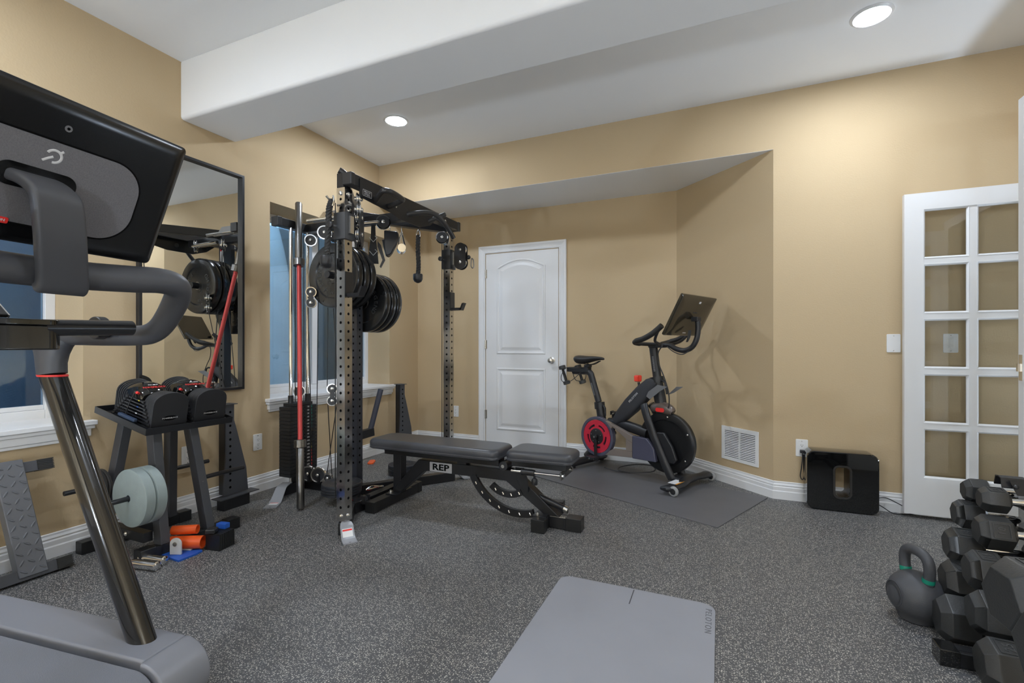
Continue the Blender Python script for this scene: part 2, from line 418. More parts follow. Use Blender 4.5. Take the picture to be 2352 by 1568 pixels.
k = MB(); k.rings((-1.54, yf - 0.003, 0.94), (-1.54, yf - 0.07, 0.94), [(0, 0.034), (0.1, 0.034), (0.16, 0.013), (0.45, 0.011), (0.55, 0.024), (0.75, 0.029), (0.92, 0.022), (1, 0.004)], 32); k.build('door_knob', BOLT, d1)
for z in (1.85, 1.10, 0.36):
    h = MB(); h.cyl((x0 - 0.006, yf - 0.010, z - 0.045), (x0 - 0.006, yf - 0.010, z + 0.045), 0.007, n=12); h.bb((x0 - 0.02, yf - 0.006, z - 0.045), (x0 + 0.012, yf - 0.003, z + 0.045)); h.build('hinge', BOLT, d1)
cas = MB()
CP = [(0.0, 0.0), (0.0, 0.012), (0.012, 0.016), (0.02, 0.011), (0.045, 0.016), (0.058, 0.022), (0.072, 0.022), (0.076, 0.018), (0.076, 0.0)]
def casing(mb, x0, x1, z1, y):
    g = 0.008
    ring = []
    for (cx, cz, sx, sz) in ((x0 - g, 0, -1, 0), (x0 - g, z1 + g, -1, 1), (x1 + g, z1 + g, 1, 1), (x1 + g, 0, 1, 0)):
        ring.append([(cx + sx * a, y - b, cz + sz * a) for a, b in CP])
    mb.loops(ring)
casing(cas, x0, x1, ztop, YA); struct(cas.build('trim_door', TRIM, angle=15), 'white casing around the alcove door')
# ---- French doors: leaf 2 folded flat on the back wall, leaf 3 standing open edge-on
def french(name, M, label, edge):
    w, h, t = 0.675, 2.025, 0.036
    mb = MB(); st, tr, br, mu = 0.098, 0.105, 0.235, 0.038
    iw = (w - 2 * st - mu) / 2; rows = 5; ih = (h - tr - br - (rows - 1) * mu) / rows
    mb.bb((0, 0, 0), (st, t, h)); mb.bb((w - st, 0, 0), (w, t, h)); mb.bb((st, 0, 0), (w - st, t, br)); mb.bb((st, 0, h - tr), (w - st, t, h))
    mb.bb((st + iw, 0.006, br), (st + iw + mu, t - 0.006, h - tr))
    for r_ in range(1, rows):
        z = br + r_ * ih + (r_ - 1) * mu; [mb.bb((a_, 0.006, z), (a_ + iw, t - 0.006, z + mu)) for a_ in (st, st + iw + mu)]
    for c in range(2):
        for r_ in range(rows):
            xa = st + c * (iw + mu); za = br + r_ * (ih + mu)
            for s_, y in ((1, 0.003), (-1, t - 0.003)):
                b = 0.010
                o = [(xa, za), (xa + iw, za), (xa + iw, za + ih), (xa, za + ih)]; i_ = [(xa + b, za + b), (xa + iw - b, za + b), (xa + iw - b, za + ih - b), (xa + b, za + ih - b)]
                mb.loops([[(p[0], y, p[1]) for p in o], [(p[0], y + s_ * 0.011, p[1]) for p in i_], [(p[0], t / 2, p[1]) for p in i_], [(p[0], t / 2, p[1]) for p in o]], ring=True)
    bmesh.ops.transform(mb.bm, matrix=M, verts=mb.bm.verts)
    d = struct(mb.build(name, TRIM, angle=20), label)
    for c in range(2):
        for r_ in range(rows):
            xa = st + c * (iw + mu); za = br + r_ * (ih + mu); g = MB()
            g.bb((xa, t / 2 - 0.002, za), (xa + iw, t / 2 + 0.002, za + ih)); bmesh.ops.transform(g.bm, matrix=M, verts=g.bm.verts); g.build('pane', GLASS, d)
    if edge:
        l = MB(); l.bb((-0.002, t / 2 - 0.012, 0.93), (0.0, t / 2 + 0.012, 1.03)); l.bb((-0.012, t / 2 - 0.006, 0.965), (0.0, t / 2 + 0.006, 0.995)); bmesh.ops.transform(l.bm, matrix=M, verts=l.bm.verts); l.build('latch', BOLT, d)
    return d
french('door_2', Matrix.Translation((1.080, 3.765, 0.024)), 'glazed white double door leaf folded flat against the back wall', False)
french('door_3', Matrix.Translation((1.072, 2.455, 0.024)), 'second glazed door leaf standing open, seen on its latch edge', True)
jm = MB(); jm.bb((XR - 0.004, 2.33, 0), (XR + 0.124, 2.40, 2.08)); jm.bb((XR - 0.004, 2.33, 2.08), (XR + 0.124, YB, 2.15)); struct(jm.build('trim_opening', TRIM), 'white jamb of the double door opening')
# ---- recessed lamps
LENS = mat('lamp lens', (0.9, 0.9, 0.9), 0.4, emit=(0.88, 0.98, 1.12), estr=CAN_POWER)
def can(x, y, label):
    t = thing('recessed_ceiling_light', label, 'ceiling light', (x, y, ZC), group='recessed ceiling lights')
    mb = MB(); mb.lathe((0, 0, -0.001), (0, 0, -1), [(0.078, 0.0), (0.100, 0.0), (0.100, 0.003), (0.086, 0.010), (0.078, 0.008)], 48, ring=True); mb.build('trim_ring', WHITE, t)
    mb = MB(); mb.lathe((0, 0, -0.001), (0, 0, -1), [(0.0, 0.010), (0.035, 0.0095), (0.078, 0.004), (0.078, 0.0), (0.0, 0.0)], 48); mb.build('lens', LENS, t)
names = ['round recessed ceiling light over the power rack side', 'round recessed ceiling light on the French door side, near the top edge', 'recessed ceiling light over the treadmill', 'recessed ceiling light above the camera side dumbbells', 'unseen recessed ceiling light added in the rear corner by the window wall', 'unseen recessed ceiling light added in the rear corner by the right wall']
for (x, y), nm in zip(CAN_SPOTS, names): can(x, y, nm)
# ---- unseen uplights added to brighten the ceiling, rear half and hall
BOWLS = [mat('fill uplight glow', (0.9, 0.9, 0.9), 0.4, emit=(0.80, 0.97, 1.20), estr=p_) for p_ in (FILL_POWER, FILL_POWER, HALL_FILL_POWER)]
UPL = [((1.25, -2.6), 0.40, 'added fill uplight in the rear corner by the right wall'), ((-2.3, -2.9), 0.40, 'added fill uplight in the rear corner by the window wall'), ((2.60, 3.72), 0.40, 'added fill uplight in the hall beyond the double doors')]
for ((x, y), zl, lb), BOWL in zip(UPL, BOWLS):
    t = thing('fill_uplight', lb, 'fill light', (x, y, 0))
    mb = MB(); mb.rings((0, 0, 0), (0, 0, 0.03), [(0, 0.15), (0.6, 0.15), (1, 0.13)], 32); mb.build('base', BLACK, t)
    mb = MB(); mb.cyl((0, 0, 0.03), (0, 0, zl - 0.05), 0.014); mb.build('pole', BLACK, t)
    mb = MB(); mb.lathe((0, 0, zl - 0.07), (0, 0, 1), [(0.02, 0.0), (0.10, 0.03), (0.17, 0.06), (0.163, 0.06), (0.095, 0.037), (0.0, 0.01)], 40); mb.build('fill_bowl', BLACK, t)
    mb = MB(); mb.ball((0, 0, zl), 0.11, (1, 1, 0.35)); mb.build('bulb', BOWL, t)
# ---------------------------------------------------------------- wall fixtures
def outlet(M, label, kind='outlet'):
    """M: local X right, local Y up, local Z out of the wall"""
    nm = {'outlet': 'wall_outlet', 'switch': 'light_switch', 'blank': 'wall_plate'}[kind]
    t = thing(nm, label, {'outlet': 'outlet', 'switch': 'switch', 'blank': 'wall plate'}[kind], M.translation)
    Q = M.copy(); Q.translation = (0, 0, 0)
    mb = MB(); mb.prism(rrect(0.074, 0.120, 0.006), 0.006, Q); mb.build('cover_plate', WHITE, t, bevel=0.002)
    if kind == 'outlet':
        mb = MB(); mb.prism(rrect(0.034, 0.068, 0.004), 0.002, Q @ Matrix.Translation((0, 0, 0.0061))); mb.m(1)
        for cy in (0.017, -0.017):
            for cx in (-0.006, 0.006): mb.prism(rrect(0.002, 0.008, 0.0009, 2, cx, cy + 0.004), 0.0003, Q @ Matrix.Translation((0, 0, 0.0082)))
            mb.prism(arc(0, cy - 0.006, 0.0025, 0, 360, 10)[:-1], 0.0003, Q @ Matrix.Translation((0, 0, 0.0082)))
        mb.build('socket', [WHITE, DARK], t)
    elif kind == 'switch':
        mb = MB(); mb.prism(rrect(0.034, 0.068, 0.004), 0.001, Q @ Matrix.Translation((0, 0, 0.0061))); mb.box(Q @ Vector((0, 0, 0.009)), (0.028, 0.006, 0.058) if abs(Q[1][2]) > .5 else (0.006, 0.028, 0.058), None); mb.build('rocker', WHITE, t, bevel=0.001)
    for y in (0.048, -0.048):
        mb = MB(); mb.prism(arc(0, y, 0.003, 0, 360, 10)[:-1], 0.0008, Q @ Matrix.Translation((0, 0, 0.0061))); mb.build('screw', BOLT, t)
    return t
ML = lambda y, z: axes((XL, y, z), (0, 1, 0), (0, 0, 1))
MBK = lambda x, z, y=YB: axes((x, y, z), (1, 0, 0), (0, 0, 1))
outlet(ML(2.475, 0.371), 'white wall outlet between the mirror and the weight stack')
outlet(ML(1.967, 0.381), 'white wall outlet behind the adjustable dumbbell stand, mostly hidden by a leg')
outlet(MBK(-2.651, 0.368, YA), 'white wall outlet in the alcove left of the panel door')
outlet(MBK(0.530, 0.373), 'white wall outlet above the black subwoofer with a cord plugged in')
outlet(MBK(1.048, 1.104), 'blank white cover plate left of the French door', 'blank')
outlet(MBK(1.339, 1.104), 'white rocker light switch seen through the French door glass', 'switch')
# return air grille on the slanted wall
e = Vector((D0[0] - D1[0], D0[1] - D1[1], 0)).normalized()
MG = axes((0.146, 4.050, 0.320), e, (0, 0, 1))
t = thing('air_vent', 'white louvred air vent grille low on the slanted wall', 'vent', MG.translation); Q = MG.copy(); Q.translation = (0, 0, 0)
w, h = 0.340, 0.262; mb = MB()
mb.frame([(-w/2, -h/2), (w/2, -h/2), (w/2, h/2), (-w/2, h/2)], [(-w/2 + .026, -h/2 + .026), (w/2 - .026, -h/2 + .026), (w/2 - .026, h/2 - .026), (-w/2 + .026, h/2 - .026)], 0.008, Q)
mb.prism(rrect(0.012, h - 0.054, 0.001, 2), 0.0075, Q); mb.build('frame', WHITE, t, bevel=0.002)
mb = MB(); mb.prism(rrect(w - 0.05, h - 0.05, 0.001, 2), 0.0006, Q); mb.build('backing', DARK, t)
n = 16
for c in (-1, 1):
    for i in range(n):
        z = -h/2 + 0.034 + i * (h - 0.064) / (n - 1); a, b = (0.007, w/2 - 0.027) if c > 0 else (-w/2 + 0.027, -0.007)
        mb = MB(); mb.loops([[Q @ Vector((x, z + dz, o)) for dz, o in ((0.0035, 0.001), (0.0045, 0.002), (-0.0015, 0.0075), (-0.003, 0.0072))] for x in (a, b)]); mb.build('slat', WHITE, t)
# ---------------------------------------------------------------- mirror on the left wall
t = thing('wall_mirror', 'tall wall mirror in a thin black frame on the left wall', 'mirror', (XL, 2.01, 0.78), world=True)
y0, y1, z0, z1 = 1.672, 2.348, 0.778, 2.304
MM = axes((XL + 0.001, 0, 0), (0, 1, 0), (0, 0, 1))
mb = MB(); mb.frame([(y0, z0), (y1, z0), (y1, z1), (y0, z1)], [(y0 + .018, z0 + .018), (y1 - .018, z0 + .018), (y1 - .018, z1 - .018), (y0 + .018, z1 - .018)], 0.032, MM); mb.build('frame', SATIN, t, bevel=0.002)
mb = MB(); mb.bb((XL + 0.002, y0 + .017, z0 + .017), (XL + 0.008, y1 - .017, z1 - .017)); mb.build('mirror_glass', MIRROR, t)
# ---------------------------------------------------------------- subwoofer with a slot through it, and its cord
t = thing('subwoofer', 'gloss black subwoofer with a slot through its middle, by the back wall', 'speaker', (0.738, 3.772, 0), world=True)
MS = axes((0.738, 3.700, 0.196), (1, 0.02, 0), (0, 0, 1)); MS = MS @ Matrix.Translation((0, 0, -0.138))
def ring_loops(Mx, w, h, r, zs, n=8): return [[Mx @ Vector((p[0], p[1], z)) for p in rrect(w - 2 * i, h - 2 * i, max(r - i, 0.004), n)] for z, i in zs]
mb = MB()
OUT = ring_loops(MS, 0.398, 0.386, 0.045, [(0, 0.006), (0.004, 0.001), (0.010, 0), (0.128, 0), (0.134, 0.001), (0.138, 0.006)])
INN = ring_loops(MS, 0.078, 0.190, 0.022, [(0.138, 0), (0, 0)])
mb.loops(OUT + INN, ring=True); mb.build('cabinet', GLOSSB, t)
mb = MB(); L = ring_loops(MS, 0.078, 0.190, 0.022, [(0.138, -0.014), (0.141, -0.013), (0.141, -0.002), (0.120, 0.001), (0.02, 0.002), (0.0, 0.001)])
L2 = ring_loops(MS, 0.078, 0.190, 0.022, [(0.0, -0.001), (0.138, -0.001)]); mb.loops(L + L2, ring=True)
mb.build('slot_rim', mat('dark slot steel', (0.16, 0.15, 0.145), 0.28, metal=1.0), t)
for x in (-0.13, 0.13):
    mb = MB(); p = MS @ Vector((x, -0.193, 0.07)); mb.cyl((p.x, p.y, 0), (p.x, p.y, 0.004), 0.02); mb.build('foot', RUBBER, t)
t = thing('looped_power_cable', 'black power cord looped from the outlet down behind the subwoofer', 'cord', (0.530, 3.84, 0.35), world=True)
mb = MB(); mb.box((0.530, 3.832, 0.352), (0.028, 0.026, 0.022)); mb.build('plug', PLASTIC, t, bevel=0.004)
mb = MB(); mb.tube(smooth_path([(0.528, 3.812, 0.348), (0.527, 3.808, 0.30), (0.522, 3.812, 0.24), (0.516, 3.815, 0.185), (0.528, 3.815, 0.160), (0.540, 3.815, 0.19), (0.536, 3.815, 0.25), (0.534, 3.818, 0.335)]), 0.0032, 8); mb.build('cable', PLASTIC, t)
mb = MB(); mb.tube(smooth_path([(0.942, 3.78, 0.06), (0.98, 3.80, 0.035), (1.03, 3.79, 0.006), (1.10, 3.81, 0.004), (1.16, 3.83, 0.01)]), 0.003, 8)
tag(mb.build('speaker_cable', PLASTIC, origin=(1.04, 3.79, 0.0)), 'thin black cable on the floor between the subwoofer and the French door', 'cord')
mb = MB(); mb.tube(smooth_path([(0.942, 3.79, 0.092), (1.0, 3.828, 0.092), (1.06, 3.826, 0.066), (1.13, 3.815, 0.03), (1.16, 3.812, 0.012)]), 0.0028, 8)
tag(mb.build('speaker_cable', PLASTIC, origin=(1.04, 3.82, 0.05)), 'upper thin black cable arching along the baseboard right of the subwoofer', 'cord')
# ---------------------------------------------------------------- mats
EX = mat('grey exercise mat', (0.29, 0.295, 0.32), 0.5, bump=0.1, bscale=300, var=0.06, vscale=5)
t = thing('exercise_mat', 'grey rounded exercise mat on the speckled floor', 'mat', (-0.347, 1.28, 0), world=True)
mb = MB(); mb.prism(rrect(0.666, 1.76, 0.055, 8), 0.006, Matrix.Translation((-0.347, 1.275, 0.0))); mb.build('mat_sheet', EX, t, bevel=0.002)
mb = MB(); mb.bb((-0.348, 2.02, 0.0061), (-0.344, 2.145, 0.0066)); mb.build('center_line', mat('dark mat line', (0.06, 0.06, 0.065), 0.6), t)
word('lettering', [('PELOTON', 0.034, axes((-0.040, 2.02, 0.0062), (0, -1, 0), (1, 0, 0)), 1.25)], mat('dark mat print', (0.15, 0.152, 0.165), 0.6), t)
BM = mat('dark grey bike mat', (0.125, 0.122, 0.128), 0.5, bump=0.25, bscale=400, var=0.10, vscale=6)
a = Vector((-0.9165, 0.40, 0)); b = Vector((0.40, 0.9165, 0)); c0 = Vector((-0.009, 3.08, 0))
mb = MB(); mb.prism([c0, c0 + b * 0.815, c0 + a * 1.62 + b * 0.815, c0 + a * 1.62], 0.006); tag(mb.build('bike_mat', BM, bevel=0.002, origin=(-0.6, 3.8, 0)), 'dark grey rectangular mat under the exercise bike', 'mat')
# ---------------------------------------------------------------- treadmill (local x towards its front, y towards the mirror)
th = R(7.5); yc = 0.035
t = thing('treadmill', 'black treadmill in the corner, its screen back and handrail towards the room', 'treadmill', (-1.35 - yc * math.sin(th), 0.5 + yc * math.cos(th), 0), th)
def deck_prof(top, x1, back, r, bot):
    P = [(back, bot), (back, top)]
    P += [(x1 - r + r * math.sin(R(a)), top - r + r * math.cos(R(a))) for a in range(0, 181, 10)]
    return [p if p[1] > bot else (p[0], bot) for p in P]
DECK = mat('treadmill deck plastic', (0.215, 0.22, 0.245), 0.36, bump=0.05, bscale=800)
BELT = mat('treadmill belt', (0.17, 0.176, 0.20), 0.55, bump=0.5, bscale=420)
def side(y0, y1, name, m, prof, bev=0.006):
    mb = MB(); mb.loops([[(x, y0, z) for x, z in prof], [(x, y1, z) for x, z in prof]]); return mb.build(name, m, t, bevel=bev, seg=3, angle=50)
P = [(-1.70, 0.045), (-1.70, 0.200), (-0.0965, 0.200), (-0.0965, 0.045)]
side(0.288, 0.420, 'side_rail', DECK, P, 0.007); side(-0.420, -0.288, 'side_rail', DECK, P, 0.007)
Pc = [(-0.095, 0.200)] + [(-0.088 + 0.088 * math.sin(R(a)), 0.112 + 0.088 * math.cos(R(a))) for a in range(0, 181, 9)] + [(-0.095, 0.024)]
for s_ in (1, -1): side(s_ * 0.276, s_ * 0.420, 'front_cap', DECK, Pc, 0.007)
side(-0.266, 0.266, 'running_belt', BELT, deck_prof(0.192, -0.012, -1.69, 0.080, 0.035), 0.003)
side(-0.2875, 0.2875, 'deck_frame', BLACK, deck_prof(0.170, -0.05, -1.68, 0.06, 0.05))
for x, y in ((-0.2, 0.36), (-0.2, -0.36), (-1.55, 0.36), (-1.55, -0.36)):
    mb = MB(); mb.cyl((x, y, 0), (x, y, 0.05), 0.03); mb.build('foot', RUBBER, t)
UP = mat('gloss gunmetal upright', (0.025, 0.024, 0.023), 0.14, metal=0.4, coat=0.4)
base, top = Vector((-0.205, 0.365, 0.192)), Vector((-0.580, 0.355, 0.990))
for s_ in (1, -1):
    F = lambda p: (p[0], p[1] * s_, p[2])
    d = (top - base)
    ov = lambda c, rx, ry: [(c[0] + rx * math.cos(2 * PI * j / 32), (c[1] + ry * math.sin(2 * PI * j / 32)) * s_, c[2]) for j in range(32)]
    mb = MB(); mb.loops([ov(base + d * k / 8, 0.049, 0.031) for k in range(9)]); mb.build('upright', UP, t)
    mb = MB(); mb.loops([ov(top, 0.0515, 0.033), ov(top + Vector((-0.003, 0, 0.006)), 0.0515, 0.033)]); mb.build('red_ring', RED, t)
    # neck flaring into the handrail
    mb = MB(); mb.tube([F(q) for q in ((-0.583, 0.355, 0.996), (-0.588, 0.356, 1.03), (-0.590, 0.358, 1.06), (-0.590, 0.360, 1.085), (-0.590, 0.360, 1.102), (-0.590, 0.36, 1.112))], [(0.032, 0.050), (0.032, 0.054), (0.033, 0.063), (0.033, 0.080), (0.031, 0.105), (0.026, 0.130)], 28, up=(1, 0, 0)); mb.build('rail_neck', SOFTGREY, t)
    mb = MB(); mb.cyl(F((-0.305, 0.326, 1.142)), F((-0.305, 0.298, 1.142)), 0.034, n=36); mb.cyl(F((-0.305, 0.334, 1.138)), F((-0.305, 0.322, 1.138)), 0.026); mb.build('jog_wheel', PLASTIC, t, bevel=0.004)
half = [(-0.84, 0.362, 1.122), (-0.70, 0.362, 1.122), (-0.50, 0.362, 1.121), (-0.34, 0.362, 1.119), (-0.22, 0.362, 1.120), (-0.165, 0.362, 1.126), (-0.120, 0.361, 1.150), (-0.075, 0.357, 1.198), (-0.040, 0.347, 1.240), (-0.022, 0.322, 1.262), (-0.022, 0.275, 1.268), (-0.030, 0.215, 1.264), (-0.045, 0.11, 1.259), (-0.05, 0.0, 1.257)]
rad = [(0.028, 0.030)] * 5 + [(0.029, 0.031), (0.030, 0.032), (0.031, 0.034), (0.032, 0.036), (0.033, 0.038), (0.033, 0.039), (0.033, 0.039), (0.032, 0.039), (0.032, 0.039)]
full = half + [(x, -y, z) for x, y, z in half[-2::-1]]; rf = rad + rad[-2::-1]
pts = smooth_path(full, 4); rr = []
for i in range(len(full) - 1):
    for j in range(4): rr.append(tuple(rf[i][c] + (rf[i + 1][c] - rf[i][c]) * j / 4 for c in (0, 1)))
rr.append(rf[-1])
mb = MB(); mb.tube(pts, rr, 24); mb.build('handrail', SOFTGREY, t)
# console tray between the rails with a cross bar
mb = MB(); mb.tube([(-0.165, 0.305, 1.140), (-0.172, 0.10, 1.134)], [(0.021, 0.021)] * 2, 20, up=(0, 0, 1)); mb.build('cross_bar', SATIN, t)
mb = MB(); mb.tube([(-0.165, -0.305, 1.140), (-0.172, -0.17, 1.134)], [(0.021, 0.021)] * 2, 20, up=(0, 0, 1)); mb.build('cross_bar', SATIN, t)
mb = MB(); mb.prism(rrect(0.20, 0.34, 0.040, 8), 0.060, Matrix.Translation((-0.252, -0.028, 1.079))); mb.build('console_tray', UP, t, bevel=0.004)
mb = MB(); mb.prism(rrect(0.205, 0.345, 0.042, 8), 0.014, Matrix.Translation((-0.252, -0.028, 1.1395))); mb.build('tray_glass', GLOSSB, t, bevel=0.002)
mb = MB(); mb.prism(rrect(0.17, 0.22, 0.03, 6), 0.012, Matrix.Translation((-0.262, -0.08, 1.066))); mb.build('tray_foot', BARST, t, bevel=0.002)
# screen
p0, p1 = Vector((-0.045, 0, 1.312)), Vector((0.094, 0, 1.611)); up = (p1 - p0).normalized(); h = (p1 - p0).length
MSc = axes((p0 + p1) / 2, (0, 1, 0), up)          # local X across, Y up the panel, Z out of the back (+x)
mb = MB(); W, H = 0.538, h
mb.loops([[MSc @ Vector((x, y, z)) for x, y in rrect(W - 2 * i, H - 2 * i, 0.012, 4)] for z, i in ((0.003, 0.030), (0.0025, 0.018), (-0.001, 0.006), (-0.006, 0.0), (-0.026, 0.0), (-0.029, 0.002))])
mb.build('screen', mat('screen back gloss', (0.006, 0.006, 0.0065), 0.20, spec=0.6), t)
mb = MB(); mb.prism(rrect(W - 0.03, H - 0.03, 0.006), 0.001, MSc @ Matrix.Translation((0, 0, -0.0301))); mb.build('display', GLOSSB, t)
FAB = mat('speaker cloth', (0.155, 0.152, 0.160), 0.9, bump=0.4, bscale=900, var=0.35, vscale=420)
fab = rrect(0.385, 0.190, 0.070, 12, -0.010, -0.024)
mb = MB(); mb.prism(fab, 0.0025, MSc @ Matrix.Translation((0, 0, 0.0038))); sp = mb.build('speaker_panel', FAB, t)
mb = MB(); o2 = rrect(0.393, 0.198, 0.074, 12, -0.010, -0.024); mb.frame(o2, fab, 0.0022, MSc @ Matrix.Translation((0, 0, 0.0036))); mb.build('panel_gap', DARK, t)
# emblem: broken ring with a slanted stroke through it
Mz = MSc @ Matrix.Translation((-0.002, 0.040, 0.0066)) @ Matrix.Scale(1.15, 4); mb = MB()
def stroke(P, w, zz=0.0006):
    P = [Vector((*p, 0)) for p in P]
    mb.tube([Mz @ q for q in P], [(w, 0.0006)] * len(P), 10, up=MSc.to_3x3() @ Vector((0, 0, 1)))
stroke([(0.0115 * math.cos(R(a)), 0.0115 * math.sin(R(a))) for a in range(-95, 165, 12)], 0.0027)
stroke([(0.0055 * math.cos(R(a)) + 0.000, 0.0055 * math.sin(R(a))) for a in range(-75, 100, 15)][::-1] and [(-0.0155, -0.0125), (-0.008, -0.006), (-0.001, -0.001)], 0.0027)
stroke([(0.0075, 0.008), (0.0125, 0.0135)], 0.0027)
mb.build('emblem', PRINT, t)
mb = MB(); mb.prism(arc(0.010, 0.106, 0.007, 0, 360, 20)[:-1], 0.001, MSc @ Matrix.Translation((0, 0, 0.0025))); mb.m(1); mb.prism(arc(0.010, 0.106, 0.003, 0, 360, 16)[:-1], 0.0005, MSc @ Matrix.Translation((0, 0, 0.0036))); mb.build('camera_eye', [mat('lens ring grey', (0.16, 0.16, 0.165), 0.4), DARK], t)
mb = MB(); mb.prism(rrect(0.140, 0.050, 0.024, 10, -0.018, -0.018), 0.002, MSc @ Matrix.Translation((0, 0, 0.0064))); mb.build('arm_slot', GLOSSB, t)
# arm: comes out of the slot, bends and drops to the crossbar
ap = [MSc @ Vector((-0.030, -0.022, -0.002)), MSc @ Vector((-0.022, -0.020, 0.022)), MSc @ Vector((-0.010, -0.028, 0.042)), Vector((0.058, -0.002, 1.395)), Vector((0.044, 0.012, 1.33)), Vector((0.024, 0.026, 1.28)), Vector((0.004, 0.040, 1.24)), Vector((-0.006, 0.044, 1.222)), Vector((-0.014, 0.044, 1.216))]
pp = smooth_path(ap, 5); mb = MB(); n = len(pp); L = []
for i in range(n):
    tt = (pp[min(i + 1, n - 1)] - pp[max(i - 1, 0)]).normalized(); nn = tt.cross(Vector((0, 1, 0))).normalized()
    wv = 0.044 + 0.006 * i / n
    L.append([pp[i] + Vector((0, x, 0)) + nn * y for x, y in rrect(2 * wv, 0.026, 0.009, 4)])
mb.loops(L); mb.build('screen_arm', SOFTGREY, t)
mb = MB(); mb.prism(rrect(0.046, 0.013, 0.003, 3, -0.068, -0.118), 0.003, MSc @ Matrix.Translation((0, 0, 0.0055))); mb.build('red_tag', RED, t)
word('lettering', [('PELOTON', 0.0078, MSc @ Matrix.Translation((-0.068, -0.118, 0.0088)), 1.0)], PRINT, t)
# things lying on the tray
o = Matrix.Rotation(th, 4, 'Z'); base_w = Vector((-1.35 - yc * math.sin(th), 0.5 + yc * math.cos(th), 0))
ph = thing('phone', 'silver edged phone leaning on the treadmill console tray', 'phone', base_w + o @ Vector((-0.262, 0.030, 1.154)), th)
mb = MB(); mb.box((0, 0, 0.030), (0.010, 0.072, 0.075), (0, R(-52), 0)); mb.build('case', SATIN, ph, bevel=0.003)
mb = MB(); mb.box((0.0, 0.037, 0.030), (0.008, 0.003, 0.075), (0, R(-52), 0)); mb.build('metal_edge', CHROME, ph)
# ---------------------------------------------------------------- adjustable bench (room coordinates, axis along x)
t = thing('weight_bench', 'black adjustable weight bench with two grey black pads in front of the rack', 'weight bench', (-1.45, 2.72, 0), world=True)
BY = 2.72
def pad(name, pl, z0, z1):
    """pl: outline; a pad with rounded upper edges and a seam"""
    def ins(P, d):
        cx = sum(p[0] for p in P) / len(P); cy = sum(p[1] for p in P) / len(P); out = []
        for p in P:
            v = Vector((p[0] - cx, p[1] - cy)); out.append((p[0] - d * (1 if v.x > 0 else -1) * min(1, abs(v.x) / 0.08), p[1] - d * (1 if v.y > 0 else -1) * min(1, abs(v.y) / 0.08)))
        return out
    h = z1 - z0; mb = MB()
    lv = [(0.006, z0), (0.0, z0 + 0.006), (0.0015, z0 + 0.012), (0.0, z0 + 0.014), (0.002, z0 + 0.018), (0.0, z0 + 0.022), (0.0, z0 + h * 0.65), (0.003, z0 + h * 0.80), (0.010, z0 + h * 0.93), (0.022, z1 - 0.0005), (0.034, z1)]
    mb.loops([[(p[0], p[1], z) for p in ins(pl, d)] for d, z in lv]); return mb.build(name, LEATHER, t, angle=60)
pad('back_pad', [(p[0] - 1.722, p[1] + BY) for p in rrect(0.985, 0.285, 0.055, 8)], 0.388, 0.452)
seat = []
for (x, y) in rrect(0.405, 0.285, 0.05, 8):
    k = (x + 0.2025) / 0.405; seat.append((x - 0.977, y * (1.0 - 0.22 * k) + BY))
pad('seat_pad', seat, 0.398, 0.462)
mb = MB(); mb.bb((-2.14, BY - 0.045, 0.335), (-1.26, BY + 0.045, 0.386)); mb.bb((-2.10, BY - 0.10, 0.374), (-2.06, BY + 0.10, 0.388)); mb.bb((-1.45, BY - 0.10, 0.374), (-1.41, BY + 0.10, 0.388)); mb.build('back_pad_support', BLACK, t, bevel=0.003)
mb = MB(); mb.bb((-1.17, BY - 0.05, 0.350), (-0.82, BY + 0.05, 0.396)); mb.build('seat_support', BLACK, t, bevel=0.003)
# main beam: drops at both ends
W = 0.07
mb = MB(); side = [(-2.085, 0.082), (-2.010, 0.082), (-1.815, 0.248), (-1.215, 0.248), (-0.955, 0.070), (-0.865, 0.070), (-1.165, 0.318), (-1.865, 0.318)]
mb.loops([[(x, BY - W / 2, z) for x, z in side], [(x, BY + W / 2, z) for x, z in side]]); mb.build('main_frame', BLACK, t, bevel=0.004)
mb = MB(); mb.bb((-2.115, 2.455, 0.004), (-2.045, 2.985, 0.070)); mb.build('rear_foot', BLACK, t, bevel=0.003)
for y0, y1 in ((2.450, 2.500), (2.940, 2.990)):
    mb = MB(); mb.bb((-2.118, y0, 0.0), (-2.042, y1, 0.073)); mb.build('rubber_cap', RUBBER, t, bevel=0.003)
mb = MB(); mb.bb((-1.005, 2.605, 0.004), (-0.930, 2.975, 0.072)); mb.bb((-0.930, 2.685, 0.004), (-0.80, 2.755, 0.071)); mb.build('front_foot', BLACK, t, bevel=0.003)
mb = MB(); mb.bb((-1.009, 2.580, 0.0), (-0.926, 2.640, 0.076)); mb.build('rubber_cap', RUBBER, t, bevel=0.003)
mb = MB(); mb.bb((-1.009, 2.935, 0.0), (-0.926, 2.990, 0.076)); mb.build('rubber_cap', RUBBER, t, bevel=0.003)
mb = MB(); mb.bb((-0.83, 2.680, 0.0), (-0.735, 2.760, 0.076)); mb.build('rubber_cap', RUBBER, t, bevel=0.003)
for x, y, z in ((-2.06, 2.66, 0.070), (-0.985, 2.66, 0.072)):
    mb = MB(); mb.bb((x - 0.035, y - 0.03, z), (x + 0.05, y + 0.16, z + 0.008)); mb.build('mount_plate', BLACK, t, bevel=0.002)
    mb = MB(); mb.rings((x - 0.005, y - 0.012, z + 0.008), (x - 0.005, y - 0.012, z + 0.030), [(0, 0.013), (0.35, 0.013), (0.4, 0.009), (0.85, 0.008), (1, 0.002)], 12); mb.build('bolt', BOLT, t)
